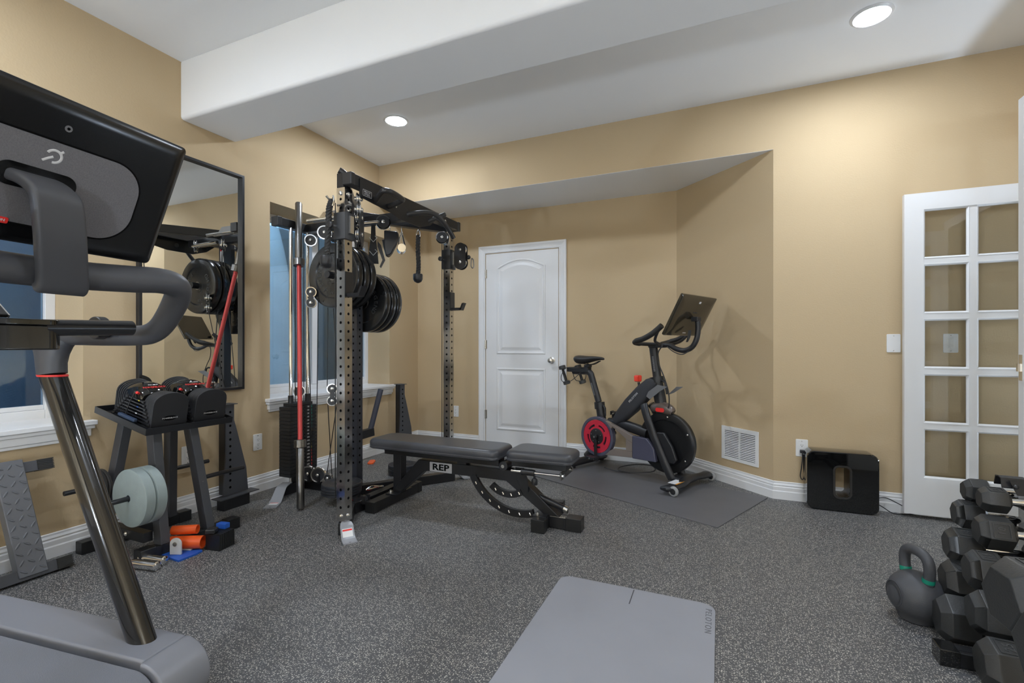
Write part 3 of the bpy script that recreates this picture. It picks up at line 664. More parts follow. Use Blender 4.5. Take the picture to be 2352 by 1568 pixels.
# rear wheels on brackets
for y in (2.47,):
    for o_ in (-0.023, 0.023):
        mb = MB(); mb.bb((-2.150, y + o_ - 0.002, 0.055), (-2.113, y + o_ + 0.002, 0.105)); mb.build('wheel_bracket', BLACK, t)
    mb = MB(); mb.rings((-2.145, y - 0.018, 0.075), (-2.145, y + 0.018, 0.075), [(0, 0.024), (0.2, 0.028), (0.8, 0.028), (1, 0.024)], 24); mb.build('wheel', PLASTIC, t)
    mb = MB(); mb.cyl((-2.145, y - 0.034, 0.075), (-2.145, y + 0.05, 0.075), 0.006); mb.build('axle', BOLT, t)
# upright prop under the head of the back pad
mb = MB(); mb.bb((-2.075, BY - 0.032, 0.07), (-2.010, BY + 0.032, 0.34)); mb.build('rear_prop', BLACK, t, bevel=0.003)
mb = MB(); mb.bb((-1.565, BY - 0.03, 0.316), (-1.500, BY + 0.03, 0.337)); mb.build('rest_block', RUBBER, t)
# ladder arcs with slots
def ladder(name, c, r, a0, a1, w, y, nh):
    mb = MB(); n = 28; out = []; inn = []
    for i in range(n + 1):
        a = R(a0 + (a1 - a0) * i / n); out.append((c[0] + (r + w / 2) * math.cos(a), c[1] + (r + w / 2) * math.sin(a))); inn.append((c[0] + (r - w / 2) * math.cos(a), c[1] + (r - w / 2) * math.sin(a)))
    P = out + inn[::-1]
    mb.loops([[(x, y - 0.005, z) for x, z in P], [(x, y + 0.005, z) for x, z in P]]); mb.m(1)
    for k in range(nh):
        a = R(a0 + (a1 - a0) * (k + 0.7) / nh); q = Vector((c[0] + r * math.cos(a), y - 0.0053, c[1] + r * math.sin(a)))
        mb.tube([q + Vector((-0.003, 0, 0.008)), q + Vector((0.005, 0, -0.007))], 0.0052, 8, flat=1.0); 
    mb.build(name, [BLACK, BOLT], t)
cA = (-1.13, 0.405)
for y in (BY - 0.041, BY - 0.026):
    ladder('back_ladder', cA, 0.345, 205, 287, 0.045, y, 7)
    ladder('seat_ladder', (-1.195, 0.345), 0.175, 228, 300, 0.040, y, 4)
# pivot, seat adjustment hardware
mb = MB(); mb.cyl((-1.222, BY - 0.062, 0.345), (-1.222, BY + 0.062, 0.345), 0.030); mb.build('pivot_hub', PLASTIC, t, bevel=0.003)
mb = MB(); mb.cyl((-1.222, BY - 0.068, 0.345), (-1.222, BY + 0.068, 0.345), 0.011, n=16); mb.build('pivot_bolt', BOLT, t)
mb = MB(); P = [(-1.145, 0.345), (-1.085, 0.345), (-1.060, 0.27), (-1.060, 0.20), (-1.115, 0.235), (-1.145, 0.29)]; mb.loops([[(x, BY - 0.052, z) for x, z in P], [(x, BY - 0.046, z) for x, z in P]]); mb.build('seat_bracket', BLACK, t, bevel=0.002)
for y in (BY - 0.085, BY + 0.085):
    mb = MB(); mb.cyl((-1.155, y, 0.332), (-0.845, y, 0.332), 0.0085, n=14); mb.build('slide_rod', CHROME, t)
mb = MB(); mb.cyl((-1.09, BY - 0.085, 0.332), (-1.005, BY - 0.085, 0.332), 0.019); mb.build('rod_sleeve', PLASTIC, t, bevel=0.003)
mb = MB(); mb.cyl((-1.005, BY - 0.085, 0.315), (-1.005, BY - 0.085, 0.295), 0.007); mb.rings((-1.005, BY - 0.085, 0.300), (-1.005, BY - 0.085, 0.262), [(0, 0.012), (0.2, 0.018), (0.9, 0.018), (1, 0.015)], 12); mb.build('pop_pin', PLASTIC, t)
mb = MB(); mb.bar((-0.838, BY - 0.105, 0.332), (-0.838, BY + 0.105, 0.332), 0.012, 0.045); mb.build('end_plate', BARST, t, bevel=0.004)
for y in (BY - 0.085, BY + 0.085):
    mb = MB(); mb.cyl((-0.832, y, 0.332), (-0.822, y, 0.332), 0.015, n=16); mb.build('bolt', BOLT, t)
mb = MB(); mb.tube([(-1.07, BY + 0.01, 0.185), (-0.84, BY - 0.025, 0.125)], 0.019, 16); mb.build('lift_handle', SATIN, t)
mb = MB(); mb.tube([(-0.8400, BY - 0.025, 0.125), (-0.815, BY - 0.0288, 0.1185)], 0.0195, 16); mb.build('handle_end', BOLT, t)
# name plates
MP = axes((-1.686, BY - W / 2 - 0.0005, 0.283), (1, 0, 0), (0, 0, 1))
mb = MB(); mb.prism(rrect(0.170, 0.062, 0.004, 3), 0.003, MP); mb.build('name_plate', mat('brushed aluminium plate', (0.60, 0.60, 0.61), 0.35, metal=0.6), t)
word('lettering', [('REP', 0.056, MP @ Matrix.Translation((0, -0.001, 0.0034)) @ Matrix.Diagonal((1.42, 1.0, 1, 1)), 1.02, 0.0016)], DARK, t)
MF = axes((-0.868, 2.700, 0.0715), (1, 0, 0), (0, 1, 0))
mb = MB(); mb.prism(rrect(0.115, 0.034, 0.003, 3), 0.0012, MF); mb.build('foot_plate', mat('beige metal plate', (0.45, 0.42, 0.36), 0.4, metal=0.4), t)
word('lettering', [('AB-5000', 0.020, MF @ Matrix.Translation((0, 0, 0.0016)), 1.1)], DARK, t)
# ---------------------------------------------------------------- exercise bike (local x from rear to front, y away from the camera side)
p0 = Vector((-1.09, 4.27, 0.006)); BR = math.atan2(3.863 - 4.27, -0.18 + 1.09)
t = thing('exercise_bike', 'black indoor cycling bike with red chainring and tilted screen, in the alcove corner', 'exercise bike', p0, BR)
FR = mat('bike frame black', (0.022, 0.022, 0.024), 0.40, bump=0.05, bscale=500)
# feet
mb = MB(); mb.tube(smooth_path([(-0.02, -0.26, 0.035), (0.0, -0.2, 0.045), (0.03, 0, 0.055), (0.0, 0.2, 0.045), (-0.02, 0.215, 0.040)], 5), [(0.040, 0.032)] * 21, 16); mb.build('rear_foot', FR, t)
for y in (-0.22, 0.19):
    mb = MB(); mb.rings((-0.005, y, 0.0), (-0.005, y, 0.03), [(0, 0.02), (0.5, 0.02), (0.6, 0.008), (1, 0.008)], 16); mb.build('levelling_foot', RUBBER, t)
mb = MB(); mb.tube(smooth_path([(0.975, -0.27, 0.052), (0.985, -0.18, 0.058), (0.965, -0.06, 0.062), (0.965, 0.06, 0.062), (0.985, 0.18, 0.058), (0.975, 0.27, 0.052)], 5), [(0.045, 0.022)] * 26, 16); mb.build('front_foot', FR, t)
mb = MB(); mb.tube([(0.975, -0.27, 0.050), (0.970, -0.290, 0.050), (0.95, -0.31, 0.047), (0.905, -0.315, 0.042)], [(0.042, 0.024), (0.042, 0.025), (0.032, 0.024), (0.01, 0.012)], 16); mb.build('foot_cover', PLASTIC, t)
mb = MB(); mb.bb((0.935, -0.268, 0.0772), (0.995, -0.150, 0.0790)); mb.build('warning_sticker', LABEL, t)
mb = MB(); mb.bb((0.9952, -0.268, 0.0765), (1.005, -0.150, 0.0788)); mb.build('sticker_edge', mat('orange sticker', (0.75, 0.32, 0.03), 0.5), t)
for y in (-0.305, 0.285):
    mb = MB(); mb.lathe((1.002, y - 0.014, 0.036), (0, 1, 0), [(0.022, 0), (0.033, 0.003), (0.036, 0.008), (0.036, 0.020), (0.033, 0.025), (0.022, 0.028)], 28, ring=True); w = mb.build('transport_wheel', mat('grey clear wheel', (0.35, 0.35, 0.34), 0.35), t)
    mb = MB(); mb.rings((1.002, y - 0.014, 0.036), (1.002, y + 0.014, 0.036), [(0, 0.012), (0.1, 0.022), (0.9, 0.022), (1, 0.012)], 24); mb.build('wheel_hub', PLASTIC, t)
# rear leg sweeping from the crank down to the rear foot
mb = MB(); mb.tube(smooth_path([(0.165, 0, 0.31), (0.135, 0, 0.235), (0.070, 0, 0.150), (0.010, 0, 0.085), (-0.02, 0, 0.055)], 5), [(0.036, 0.050)] * 21, 18, up=(1, 0, 0.5)); mb.build('rear_leg', FR, t)
# seat tube, post, slider, saddle
mb = MB(); mb.tube([(0.165, 0, 0.30), (0.140, 0, 0.42), (0.115, 0, 0.555)], [(0.034, 0.044), (0.034, 0.042), (0.034, 0.040)], 18, up=(1, 0, 0.3)); mb.build('seat_tube', FR, t)
mb = MB(); mb.tube([(0.118, 0, 0.515), (0.112, 0, 0.575)], [(0.040, 0.050)] * 2, 18, up=(1, 0, 0.3)); mb.build('seat_clamp', PLASTIC, t)
mb = MB(); mb.tube(smooth_path([(0.106, 0, 0.575), (0.06, 0, 0.70), (0.028, 0, 0.79), (0.012, 0, 0.825), (-0.02, 0, 0.843), (-0.07, 0, 0.845), (-0.19, 0, 0.842)], 5), [(0.026, 0.031)] * 31, 16, up=(1, 0, 0.3)); mb.build('seat_post', FR, t)
word('lettering', [('||||||||||||||||||', 0.016, axes((0.062, -0.0275, 0.690), (0.33, 0, -0.94), (0.94, 0, 0.33)), 1.3)], PRINT, t)
mb = MB(); mb.tube([(0.158, -0.012, 0.545), (0.185, -0.03, 0.548), (0.200, -0.035, 0.53), (0.205, -0.035, 0.465)], [0.009, 0.009, 0.010, 0.007], 12); mb.build('seat_lever', PLASTIC, t)
mb = MB(); mb.bb((-0.055, -0.03, 0.838), (0.0, 0.03, 0.885)); mb.bb((-0.045, -0.025, 0.885), (0.01, 0.025, 0.905)); mb.build('seat_slider', FR, t, bevel=0.004)
mb = MB()
for s_ in (1, -1): mb.tube(smooth_path([(-0.10, s_ * 0.035, 0.935), (-0.03, s_ * 0.022, 0.912), (0.04, s_ * 0.022, 0.912), (0.12, s_ * 0.008, 0.945)], 4), 0.004, 8)
mb.build('saddle_rails', SATIN, t)
sad = [(-0.165, 0.010, 0.965, 0.016), (-0.150, 0.060, 0.962, 0.042), (-0.110, 0.084, 0.958, 0.050), (-0.06, 0.076, 0.957, 0.046), (-0.01, 0.050, 0.960, 0.038), (0.05, 0.032, 0.966, 0.030), (0.11, 0.022, 0.970, 0.018), (0.150, 0.018, 0.968, 0.016), (0.168, 0.006, 0.962, 0.008)]
mb = MB(); mb.loops([[(x, w * math.cos(2 * PI * k / 20), z + (hh if math.sin(2 * PI * k / 20) < 0 else hh * 0.7) * math.sin(2 * PI * k / 20)) for k in range(20)] for x, w, z, hh in sad]); mb.build('saddle', mat('saddle vinyl', (0.022, 0.021, 0.021), 0.42), t, sub=1)
# holder behind the saddle for two small weights
mb = MB(); mb.bb((-0.25, -0.028, 0.835), (-0.055, 0.028, 0.872)); mb.build('weight_holder', PLASTIC, t, bevel=0.004)
for s_ in (1, -1):
    mb = MB()
    mb.tube(smooth_path([(-0.06, s_ * 0.03, 0.875), (-0.20, s_ * 0.03, 0.878), (-0.25, s_ * 0.06, 0.86), (-0.265, s_ * 0.09, 0.79), (-0.24, s_ * 0.10, 0.745), (-0.17, s_ * 0.10, 0.745), (-0.12, s_ * 0.09, 0.77), (-0.07, s_ * 0.04, 0.835)], 5), 0.0032, 8); mb.build('wire_loop', SATIN, t)
# main beam from crank to head, lower tube, head, fork legs
mb = MB()
beam = [((0.300, 0.425), 0.040, 0.050), ((0.36, 0.485), 0.044, 0.075), ((0.45, 0.575), 0.048, 0.090), ((0.56, 0.685), 0.050, 0.090), ((0.645, 0.765), 0.048, 0.078), ((0.69, 0.80), 0.044, 0.050)]
mb.loops([[Vector((c[0], 0, c[1])) + Vector((0, y, 0)) + Vector((-0.70, 0, 0.714)) * z for y, z in rrect(2 * wy, 2 * wz * 0.78, 0.03, 4)] for c, wy, wz in beam]); mb.build('main_beam', mat('dark textured wrap', (0.035, 0.036, 0.042), 0.55, bump=0.6, bscale=420), t)
MPt = axes((0.498, -0.0502, 0.650), (0.70, 0, 0.714), (-0.714, 0, 0.70)); word('lettering', [('PELOTON', 0.024, MPt, 1.1)], PRINT, t)
mb = MB(); mb.tube(smooth_path([(0.22, 0, 0.40), (0.33, 0, 0.405), (0.48, 0, 0.385), (0.60, 0, 0.36)], 4), [(0.034, 0.046)] * 13, 16); mb.build('lower_tube', FR, t)
mb = MB(); mb.tube([(0.735, 0, 0.545), (0.715, 0, 0.66), (0.690, 0, 0.80)], [(0.036, 0.048), (0.038, 0.050), (0.038, 0.046)], 18, up=(1, 0, 0.2)); mb.build('head_tube', FR, t)
mb = MB(); mb.tube([(0.692, 0, 0.785), (0.684, 0, 0.83)], [(0.045, 0.058)] * 2, 18, up=(1, 0, 0.2)); mb.build('head_clamp', PLASTIC, t)
for s_ in (1, -1):
    mb = MB(); mb.tube(smooth_path([(0.60, s_ * 0.050, 0.60), (0.635, s_ * 0.075, 0.53), (0.72, s_ * 0.085, 0.34), (0.83, s_ * 0.085, 0.12), (0.865, s_ * 0.080, 0.055)], 5), [(0.020, 0.034)] * 21, 16, up=(1, 0, 0.5)); mb.build('fork_leg', FR, t)
mb = MB(); mb.prism([(0.845, -0.09), (0.94, -0.10), (1.0, -0.06), (1.0, 0.06), (0.94, 0.10), (0.845, 0.09)], 0.035, Matrix.Translation((0, 0, 0.040))); mb.build('fork_base', FR, t, bevel=0.01)
# flywheel with rim bolts, hub cover
mb = MB(); mb.lathe((0.775, -0.022, 0.312), (0, 1, 0), [(0.0, 0.012), (0.06, 0.012), (0.15, 0.014), (0.178, 0.012), (0.182, 0.000), (0.230, 0.000), (0.240, 0.006), (0.240, 0.038), (0.230, 0.044), (0.182, 0.044), (0.178, 0.032), (0.0, 0.032)], 72); mb.build('flywheel', mat('flywheel black steel', (0.018, 0.018, 0.019), 0.28, metal=0.3), t)
for k in range(6):
    a = R(25 + 60 * k); mb = MB(); x, z = 0.775 + 0.205 * math.cos(a), 0.312 + 0.205 * math.sin(a); mb.rings((x, -0.022, z), (x, -0.027, z), [(0, 0.007), (0.6, 0.007), (1, 0.003)], 12); mb.build('flywheel_bolt', BOLT, t)
mb = MB(); mb.lathe((0.775, -0.034, 0.312), (0, 1, 0), [(0.0, 0.0), (0.02, 0.0), (0.025, 0.012), (0.0, 0.012)], 24); mb.build('flywheel_hub', BOLT, t)
# brake cover: clear dome with red inside, between head and flywheel
mb = MB(); mb.tube(smooth_path([(0.655, -0.012, 0.575), (0.70, -0.012, 0.585), (0.76, -0.012, 0.585), (0.81, -0.012, 0.572), (0.835, -0.012, 0.555)], 4), [(0.030 + 0.012 * math.sin(PI * k / 16), 0.028 + 0.020 * math.sin(PI * k / 16)) for k in range(17)], 18); mb.build('brake_cover', mat('smoky brown plastic', (0.13, 0.10, 0.085), 0.2, coat=0.3), t)
mb = MB(); mb.prism(rrect(0.075, 0.032, 0.014, 6, 0.745, 0.572), 0.004, axes((0, -0.052, 0), (1, 0, 0), (0, 0, 1))); mb.build('brake_pad', RED, t)
# chain cover: round over the chainring, tapering back to the flywheel, triangular opening
CV = mat('smoky chain cover', (0.23, 0.19, 0.165), 0.18, coat=0.4); CV2 = mat('smoky blue cover', (0.085, 0.085, 0.125), 0.15, coat=0.4)
y0 = -0.118; Mc = axes((0, y0, 0), (1, 0, 0), (0, 0, 1))
cx, cz = 0.171, 0.290
ring_out = arc(cx, cz, 0.172, 0, 360, 48)[:-1]; ring_in = arc(cx, cz, 0.146, 0, 360, 48)[:-1]
mb = MB(); mb.frame(ring_out, ring_in, 0.045, Mc @ Matrix.Translation((0, 0, -0.045))); mb.build('cover_ring', CV2, t, bevel=0.004)
mb = MB()
for q in ([(0.262, 0.436), (0.30, 0.425), (0.47, 0.365), (0.53, 0.340), (0.53, 0.286), (0.47, 0.312), (0.335, 0.395), (0.322, 0.375)], [(0.255, 0.142), (0.53, 0.165), (0.53, 0.215), (0.47, 0.212), (0.34, 0.205), (0.305, 0.185)], [(0.470, 0.3125), (0.53, 0.2855), (0.53, 0.2155), (0.470, 0.2125)]):
    mb.prism(q, 0.040, Mc @ Matrix.Translation((0, 0, -0.042)))
mb.build('chain_cover', CV, t, bevel=0.003)
mb = MB(); mb.prism([(0.531, 0.345), (0.66, 0.340), (0.725, 0.27), (0.745, 0.165), (0.531, 0.160)], 0.040, Mc @ Matrix.Translation((0, 0, -0.042))); mb.build('cover_front', CV2, t, bevel=0.006)
mb = MB(); mb.prism([(0.72, 0.395), (0.79, 0.40), (0.86, 0.30), (0.90, 0.20), (0.875, 0.165), (0.75, 0.175)], 0.028, axes((0, -0.060, 0), (1, 0, 0), (0, 0, 1)) @ Matrix.Translation((0, 0, -0.014))); mb.build('flywheel_guard', PLASTIC, t, bevel=0.010, seg=3)
# chainring: red wheel with five openings
mb = MB()
mb.frame(arc(cx, cz, 0.143, 0, 360, 60)[:-1], arc(cx, cz, 0.105, 0, 360, 60)[:-1], 0.012, Mc @ Matrix.Translation((0, 0, -0.014)))
mb.frame(arc(cx, cz, 0.086, 0, 360, 60)[:-1], arc(cx, cz, 0.070, 0, 360, 60)[:-1], 0.012, Mc @ Matrix.Translation((0, 0, -0.014)))
for k in range(5):
    a = 90 + 72 * k; o_ = arc(cx, cz, 0.1055, a - 13, a + 13, 4); i_ = arc(cx, cz, 0.0855, a - 13, a + 13, 4)[::-1]; mb.prism(o_ + i_, 0.012, Mc @ Matrix.Translation((0, 0, -0.014)))
mb.build('chainring', mat('red chainring', (0.62, 0.03, 0.06), 0.3), t)
mb = MB(); mb.cyl((cx, y0 + 0.04, cz), (cx, y0 + 0.030, cz), 0.14, n=48); mb.build('ring_backing', CV2, t)
mb = MB(); mb.rings((cx, y0 + 0.03, cz), (cx, y0 - 0.006, cz), [(0, 0.070), (0.9, 0.070), (1, 0.062)], 40); mb.build('spider', PLASTIC, t)
for k in range(5):
    a = R(90 + 72 * k); mb = MB(); x, z = cx + 0.052 * math.cos(a), cz + 0.052 * math.sin(a); mb.cyl((x, y0 - 0.006, z), (x, y0 - 0.010, z), 0.005, n=10); mb.build('ring_bolt', BOLT, t)
for s_, dz in ((-1, -1), (1, 1)):
    yy = s_ * 0.135
    mb = MB(); mb.bar((cx, yy, cz), (cx - 0.012 * dz, yy + s_ * 0.01, cz + dz * 0.170), 0.016, 0.026, up=(1, 0, 0)); mb.cyl((cx, yy - 0.012, cz), (cx, yy + 0.012, cz), 0.022); mb.build('crank_arm', SATIN, t, bevel=0.003)
    pz = cz + dz * 0.172; px = cx - 0.012 * dz
    mb = MB(); mb.bb((px - 0.045, yy + s_ * 0.025, pz - 0.012), (px + 0.045, yy + s_ * 0.095, pz + 0.012)); mb.bb((px - 0.055, yy + s_ * 0.035, pz - 0.020), (px - 0.045, yy + s_ * 0.085, pz + 0.016)); mb.bb((px + 0.030, yy + s_ * 0.04, pz - 0.026), (px + 0.052, yy + s_ * 0.075, pz - 0.012)); p = mb.build('pedal', PLASTIC, t, bevel=0.004)
    mb = MB(); mb.cyl((px, yy, pz), (px, yy + s_ * 0.10, pz), 0.007); mb.build('pedal_spindle', BOLT, p)
mb = MB(); mb.cyl((cx, y0 - 0.030, cz), (cx, y0 - 0.036, cz), 0.010); mb.build('crank_bolt', BOLT, t)
# front post, handlebar
mb = MB(); mb.tube([(0.690, 0, 0.83), (0.672, 0, 0.95), (0.655, 0, 1.075)], [(0.027, 0.036)] * 3, 16, up=(1, 0, 0.2)); mb.build('handlebar_post', FR, t)
word('lettering', [('|||||||||||||||||||', 0.016, axes((0.676, -0.0278, 0.935), (0.14, 0, -0.99), (0.99, 0, 0.14)), 1.3)], PRINT, t)
mb = MB(); mb.tube([(0.725, -0.01, 0.80), (0.765, -0.035, 0.805), (0.785, -0.04, 0.79), (0.80, -0.04, 0.70)], [0.010, 0.010, 0.011, 0.008], 12); mb.build('height_lever', PLASTIC, t)
mb = MB(); mb.prism(rrect(0.14, 0.07, 0.02, 5), 0.03, axes((0.69, 0.0, 1.065), (1, 0, 0), (0, 1, 0))); mb.build('stem', FR, t, bevel=0.008)
gp = [(0.70, 0.0, 1.092), (0.66, 0.08, 1.094), (0.635, 0.17, 1.098), (0.635, 0.235, 1.106), (0.665, 0.262, 1.118), (0.73, 0.266, 1.135), (0.81, 0.264, 1.175), (0.885, 0.262, 1.232)]
for s_ in (1, -1):
    mb = MB(); mb.tube(smooth_path([(x, s_ * y, z) for x, y, z in gp], 5), [0.015] * 10 + [0.019] * 10 + [0.0215] * 16, 16); mb.build('handlebar', mat('handlebar grip rubber', (0.02, 0.019, 0.018), 0.5), t)
    mb = MB(); mb.tube(smooth_path([(0.71, s_ * 0.03, 1.092), (0.77, s_ * 0.10, 1.094), (0.79, s_ * 0.20, 1.12), (0.84, s_ * 0.245, 1.185), (0.875, s_ * 0.258, 1.222)], 5), 0.011, 12); mb.build('inner_bar', FR, t)
# screen arm: forward from the stem, curling up behind the screen
mb = MB(); mb.tube(smooth_path([(0.74, 0, 1.085), (0.80, 0, 1.085), (0.86, 0, 1.055), (0.93, 0, 1.045), (0.99, 0, 1.075), (1.025, 0, 1.14), (1.035, 0, 1.22), (1.030, 0, 1.275)], 5), 0.020, 16); mb.build('screen_arm', FR, t)
mb = MB(); mb.bb((0.99, -0.03, 1.265), (1.045, 0.03, 1.30)); mb.build('screen_hinge', PLASTIC, t, bevel=0.006)
a_, b_ = Vector((0.900, 0, 1.160)), Vector((1.056, 0, 1.453)); Mb = axes((a_ + b_) / 2, (0, 1, 0), b_ - a_)
mb = MB(); H = (b_ - a_).length; W2 = 0.545
mb.loops([[Mb @ Vector((x, y, z)) for x, y in rrect(W2 - 2 * i, H - 2 * i, 0.010, 4)] for z, i in ((0.012, 0.06), (0.008, 0.02), (0.003, 0.004), (0.0, 0.0), (-0.014, 0.0), (-0.016, 0.002))]); mb.build('screen', mat('screen back plastic', (0.030, 0.024, 0.015), 0.16, coat=0.5), t)  # brown of the wall's reflection put into the base colour
mb = MB(); mb.prism(rrect(W2 - 0.02, H - 0.02, 0.006), 0.0015, Mb @ Matrix.Translation((0, 0, -0.0178))); mb.build('display', GLOSSB, t)
mb = MB(); mb.prism(rrect(0.028, 0.016, 0.002, 2, 0.015, 0.118), 0.0008, Mb @ Matrix.Translation((0, 0, 0.0122))); mb.build('white_label', LABEL, t)
mb = MB(); mb.prism(rrect(0.05, 0.012, 0.002, 2, 0.0, -0.135), 0.0008, Mb @ Matrix.Translation((0, 0, 0.0085))); mb.build('white_label', LABEL, t)
word('lettering', [('PELOTON', 0.014, Mb @ Matrix.Translation((0.01, 0.035, 0.0125)), 1.0)], mat('dim print', (0.06, 0.055, 0.05), 0.6), t)
mb = MB()
for k in range(4): mb.tube(smooth_path([(0.965 + 0.002 * k, -0.012 + 0.008 * k, 1.20), (0.962, -0.02 + 0.012 * k, 1.15), (0.945, -0.01 + 0.006 * k, 1.11)], 4), 0.003, 6)
mb.build('screen_wiring', PLASTIC, t)
mb = MB(); mb.tube(smooth_path([(0.745, -0.03, 1.07), (0.725, -0.045, 1.02), (0.735, -0.045, 0.93), (0.775, -0.045, 0.84), (0.815, -0.045, 0.72), (0.82, -0.045, 0.62), (0.795, -0.04, 0.555)], 6), 0.0048, 8); mb.build('brake_cable', PLASTIC, t)
mb = MB(); mb.tube(smooth_path([(0.79, -0.02, 1.075), (0.85, -0.03, 1.035), (0.92, -0.03, 1.015), (0.965, -0.01, 1.04)], 5), 0.004, 8); mb.build('screen_cable', PLASTIC, t)
# grey wings below the head
for s_ in (-1, 1):
    mb = MB(); mb.prism([(0.655, 0.676), (0.69, 0.655), (0.78, 0.725), (0.845, 0.765), (0.76, 0.775), (0.675, 0.715)] if s_ < 0 else [(0.72, 0.675), (0.78, 0.70), (0.86, 0.755), (0.80, 0.75)], 0.003, axes((0, s_ * 0.062, 0), (1, s_ * 0.06, 0), (0, 0, 1)))
    mb.build('bottle_bracket', mat('grey bracket', (0.17, 0.17, 0.175), 0.4), t, bevel=0.001)
# resistance knob
mb = MB(); mb.tube([(0.535, 0, 0.69), (0.518, 0, 0.775)], 0.010, 12); mb.tube([(0.535, 0, 0.705), (0.526, 0, 0.75)], 0.017, 14); mb.build('knob_stem', PLASTIC, t)
mb = MB(); kx = Vector((0.511, 0, 0.808)); L = []
for z, r_ in ((-0.028, 0.020), (-0.022, 0.030), (0.018, 0.032), (0.026, 0.026), (0.028, 0.010)):
    L.append([kx + Vector((r_ * (1 + 0.10 * math.cos(6 * a)) * math.cos(a), r_ * (1 + 0.10 * math.cos(6 * a)) * math.sin(a), z)) for a in [2 * PI * k / 36 for k in range(36)]])
mb.loops(L); mb.build('resistance_knob', mat('orange red knob', (0.88, 0.06, 0.03), 0.35), t)
# far pedal shows behind the frame; cable loop lying at the pedal
cb = MB(); cb.tube(smooth_path([(0.24, -0.10, 0.03), (0.34, -0.07, 0.012), (0.48, 0.0, 0.012), (0.60, 0.10, 0.03), (0.56, 0.14, 0.06), (0.42, 0.12, 0.05), (0.33, 0.02, 0.03), (0.36, -0.06, 0.02), (0.46, -0.03, 0.012)], 6), 0.004, 8)
Mw = Matrix.Translation(p0) @ Matrix.Rotation(BR, 4, 'Z'); bmesh.ops.transform(cb.bm, matrix=Mw, verts=cb.bm.verts)
tag(cb.build('power_cable', PLASTIC, origin=Mw @ Vector((0.42, 0, 0.0))), 'black power cable lying in a loop under the exercise bike', 'cord')
# two small weights in the holder
SW = mat('small weight rubber', (0.055, 0.055, 0.055), 0.5)
def small_weight(loc, label, tilt):
    w = thing('hand_weight', label, 'dumbbell', Mw @ Vector(loc), BR, 'small weights in the bike holder')
    d = Vector((0.10, 0.25 * tilt, -0.36)).normalized()
    for k in (0, 1):
        c = d * (0.150 * k); mb = MB(); mb.rings(c, c + d * 0.036, [(0, 0.022), (0.12, 0.033), (0.88, 0.033), (1, 0.022)], 24); mb.build('head', SW, w)
    mb = MB(); mb.cyl(d * 0.02, d * 0.16, 0.013); mb.build('handle', PLASTIC, w)
small_weight((-0.285, -0.062, 0.892), 'small hand weight behind the bike saddle, on the door side', 0.2)
small_weight((-0.205, 0.075, 0.897), 'small hand weight behind the bike saddle, on the wall side', 0.2)
# ---------------------------------------------------------------- power rack with cable tower (room coordinates)
t = thing('power_rack', 'power rack with two stainless front uprights, pull-up handles and cable weight stack', 'power rack', (-2.3, 2.72, 0), world=True)
FLx, FLy, FRy, MX, MY = -2.0, 2.14, 3.30, -2.43, 2.72
def upright(x, y, z0, z1, m, name, hs=0.05, w=0.030, hole=True, h0=0.16):
    mb = MB(); mb.bb((x - w, y - w, z0), (x + w, y + w, z1)); mb.m(1)
    z = h0
    while z < z1 - 0.05:
        for q in ((x + w - 0.001, y, z, 1, 0), (x, y - w + 0.001, z, 0, -1)):
            mb.cyl((q[0], q[1], q[2]), (q[0] + 0.0014 * q[3], q[1] + 0.0014 * q[4], q[2]), 0.0082, n=14)
        z += hs
    return mb.build(name, [m, DARK], t, bevel=0.0)
for y in (FLy, FRy):
    upright(FLx, y, 0.075, 2.0, STEEL, 'front_upright', 0.0508, h0=0.155)
    for z in (0.105, 1.968):
        mb = MB(); mb.rings((FLx, y - 0.030, z), (FLx, y - 0.040, z), [(0, 0.012), (0.6, 0.012), (1, 0.006)], 12); mb.build('bolt', BOLT, t)
        mb = MB(); mb.rings((FLx + 0.030, y, z), (FLx + 0.040, y, z), [(0, 0.012), (0.6, 0.012), (1, 0.006)], 12); mb.build('bolt', BOLT, t)
    mb = MB(); mb.bb((FLx - 0.030, y - 0.030, 2.001), (FLx + 0.020, y + 0.030, 2.085)); mb.build('top_bracket', BLACK, t, bevel=0.003)
upright(MX, MY, 0.07, 2.06, mat('rack blue black coat', (0.030, 0.032, 0.040), 0.35), 'rear_mast', 0.0508, 0.031, h0=0.24)
mb = MB(); mb.bb((MX - 0.028, MY - 0.0325, 1.79), (MX + 0.012, MY - 0.0312, 1.90)); mb.build('warning_sticker', LABEL, t)
mb = MB(); mb.bb((MX - 0.028, MY - 0.0330, 1.885), (MX + 0.012, MY - 0.0326, 1.90)); mb.build('sticker_edge', RED, t)
# top frame
mb = MB(); mb.bb((FLx + 0.022, FLy - 0.005, 2.012), (FLx + 0.082, FRy + 0.01, 2.077)); mb.build('pull_up_crossbar', BLACK, t, bevel=0.003)
for y0, y1 in ((FLy - 0.040, FLy - 0.004), (FRy + 0.009, FRy + 0.045)):
    mb = MB(); mb.bb((FLx + 0.018, y0, 2.008), (FLx + 0.086, y1, 2.081)); mb.build('end_cap', PLASTIC, t, bevel=0.006)
for y in (FLy, FRy):
    mb = MB(); mb.bar((MX + 0.02, MY + (0.02 if y > MY else -0.02), 2.03), (FLx - 0.01, y, 2.03), 0.055, 0.065); mb.build('top_arm', BLACK, t, bevel=0.003)
mb = MB(); mb.bb((-2.90, MY - 0.03, 1.955), (FLx + 0.012, MY + 0.03, 2.015)); mb.build('center_beam', BLACK, t, bevel=0.003)
mb = MB(); mb.bb((-2.955, 2.47, 1.955), (-2.895, 3.02, 2.015)); mb.build('rear_crossbar', BLACK, t, bevel=0.003)
